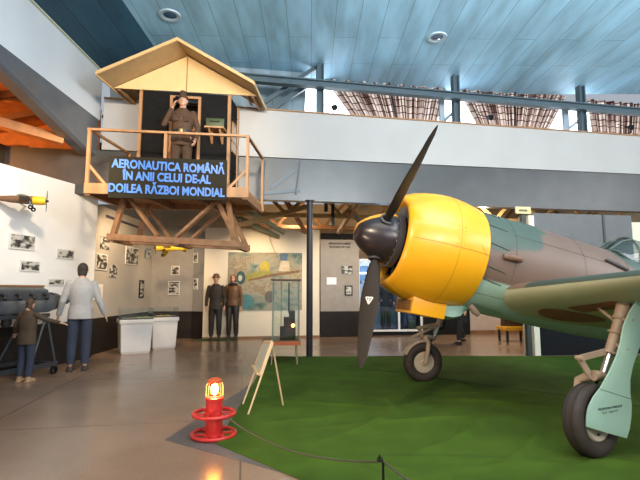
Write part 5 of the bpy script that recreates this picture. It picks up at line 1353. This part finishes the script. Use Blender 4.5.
# ================================================================== AISLE TRUSSES (warm-lit timber behind the grey band)
def truss(y0, x0, x1, z0, z1, n, lab, m=gold, slope=.16):
    k_ = 0
    for i in range(n):
        xa = x0 + (x1 - x0) * i / n; xb = x0 + (x1 - x0) * (i + 1) / n
        a = V((xa, y0 + slope * xa, z0)); b2_ = V((xb, y0 + slope * xb, z0)); c = V(((xa + xb) / 2, y0 + slope * (xa + xb) / 2, z1))
        for p_, q_ in ((a, c), (c, b2_)):
            mb = MB(); mb.bar(p_, q_, .06, .09); struct(mb.build('beam_truss', m, smooth=False))
    for z in (z0, z1):
        mb = MB(); mb.bar((x0, y0 + slope * x0, z), (x1, y0 + slope * x1, z), .08, .11); struct(mb.build('beam_truss', m, smooth=False))
truss(12.3, -2.4, 9.6, 3.42, 4.2, 8, 'a'); truss(15.2, -3, 11, 3.5, 4.4, 9, 'b', wood_d)
for p_, q_, m in (((-2.3, 11.6, 3.0), (-.2, 11.8, 3.62), gold), ((-2.2, 11.2, 3.6), (-1.0, 12.6, 3.0), mat('greenish_timber', (.16, .17, .09), .6)), ((-2.6, 12.2, 3.55), (-1.2, 13.6, 2.95), MATS['greenish_timber']), ((-3.0, 11.0, 3.9), (-3.0, 16.5, 3.9), wood_d), ((-1.1, 11.0, 4.0), (-.4, 13.8, 3.1), wood_d), ((.15, 11.2, 3.34), (.15, 11.2, 4.4), dark_steel), ((.34, 11.9, 3.1), (.34, 11.9, 4.4), dark_steel), ((1.2, 11.0, 4.0), (.55, 13.4, 3.1), wood_d)):
    mb = MB(); mb.bar(p_, q_, .09, .12); struct(mb.build('beam_timber', m, smooth=False))
mb = MB(); mb.tube([at_y(268, 226, 13.3), at_y(270, 240, 13.3), at_y(274, 250, 13.35), at_y(281, 262, 13.4)], .008, 6); tag(mb.build('hanging_cable', mat('cable_tan', (.25, .17, .1), .6)), 'thin cable hanging down the cream panel above the mural', 'cable')

# ================================================================== LIGHTS
def area(nm, loc, to, size, power, col, sy=None):
    l = bpy.data.lights.new(nm, 'AREA'); l.energy = power; l.color = col; l.size = size
    if sy: l.shape = 'RECTANGLE'; l.size_y = sy
    o = bpy.data.objects.new(nm, l); COL.objects.link(o); o.location = loc
    o.rotation_euler = (V(to) - V(loc)).to_track_quat('-Z', 'Y').to_euler(); return o
def spot(nm, loc, to, power, col, ang=60, blend=.6, rad=.06):
    l = bpy.data.lights.new(nm, 'SPOT'); l.energy = power; l.color = col; l.spot_size = math.radians(ang); l.spot_blend = blend; l.shadow_soft_size = rad
    o = bpy.data.objects.new(nm, l); COL.objects.link(o); o.location = loc
    o.rotation_euler = (V(to) - V(loc)).to_track_quat('-Z', 'Y').to_euler(); return o
def point(nm, loc, power, col, rad=.1):
    l = bpy.data.lights.new(nm, 'POINT'); l.energy = power; l.color = col; l.shadow_soft_size = rad
    o = bpy.data.objects.new(nm, l); COL.objects.link(o); o.location = loc; return o
WARM = (1, .72, .42); WARM2 = (1, .82, .60); COOL = (.93, .97, 1.0)
# unseen fill lamps added overhead, behind and to the right of the viewer
area('rear_fill', (4, -3.6, 4.4), (2.5, 8, 4.2), 9, 420, COOL, 2.6)
area('right_fill', (11, 3.5, 4.6), (2, 8.0, 5.2), 9, 330, COOL, 2.6)
area('overhead_fill', (2.0, 2.5, 6.4), (2.0, 3.2, 0), 7, 260, (1, .94, .86), 4)
# warm lamps of the exhibition, with added fills among them
area('ceiling_fill', (3, 2.2, 4.7), (3.2, 4.6, 6.5), 3.5, 380, (.86, .95, 1.0), 1.5)  # unseen upward fill, added to brighten the ceiling
spot('nose_floodlight', (-2.6, .6, 4.6), (1.2, 5.6, 1.7), 800, WARM2, 60, .8, .12)
spot('low_fill_spot', (-3.4, 2.4, .9), (2.6, 5.6, .9), 230, WARM2, 50, .9, .12)  # unseen low spot, added to brighten the aircraft belly
spot('side_floodlight', (3.4, -1.6, 3.6), (2.6, 5.2, 1.0), 260, WARM2, 70, .9, .35)
spot('tower_spot', (-1.2, 2.6, 5.2), (-2.7, 8.2, 4.4), 900, WARM2, 48, .7, .15)
spot('panel_spot', (-3.3, 5.6, 4.3), (-5.1, 8.2, 2.3), 330, WARM2, 80, .8, .12)
spot('side_wall_spot', (-3.7, 9.9, 3.25), (-4.95, 11.2, 1.6), 190, WARM, 110, .9, .08)
spot('end_wall_spot', (-3.7, 11.4, 3.2), (-4.3, 13.4, 1.6), 110, WARM, 80, .9, .08)
spot('mural_spot', (-1.6, 11.9, 3.15), (-1.9, 13.5, 1.6), 120, WARM, 100, .9, .08)
spot('text_panel_spot', (.7, 11.6, 3.25), (.5, 13.9, 1.6), 110, WARM2, 80, .9, .08)
point('aisle_left_lamp', (-7.3, 6.3, 3.75), 420, (1, .42, .10), .12)
point('aisle_truss_lamp', (-.8, 14.6, 3.5), 60, WARM, .1)
point('aisle_truss_lamp', (3.4, 13.0, 3.3), 60, WARM, .1)
point('far_floor_lamp', (4.6, 12.6, 3.3), 190, WARM2, .1)
point('showcase_lamp', (SCP.x + .9, SCP.y + .35, 2.2), 16, (.62, .82, 1), .1)
point('beacon_bulb', lp + V((0, 0, .44)), 45, (1, .50, .12), .04)
point('vitrine_bulb', vc + V((.14, -.2, vz0 + .27)), 1.5, (1, .4, .08), .03)

w = bpy.data.worlds.new('World'); SC.world = w; w.use_nodes = True
bgd = w.node_tree.nodes['Background']; bgd.inputs[0].default_value = (.80, .88, 1.0, 1); bgd.inputs[1].default_value = .38

# ================================================================== CAMERA
cam = bpy.data.cameras.new('camera'); co = bpy.data.objects.new('camera', cam); COL.objects.link(co)
co.location = (0, 0, CAM_H); co.rotation_euler = (PI / 2 + PITCH, 0, 0)
cam.sensor_fit = 'HORIZONTAL'; cam.sensor_width = 36; cam.lens = F_PX / 640 * 36; cam.clip_start = .05; cam.clip_end = 200
SC.camera = co
SC.view_settings.view_transform = 'Standard'; SC.view_settings.look = 'None'; SC.view_settings.gamma = 1
SC.view_settings.use_curve_mapping = False; SC.view_settings.exposure = 0.42
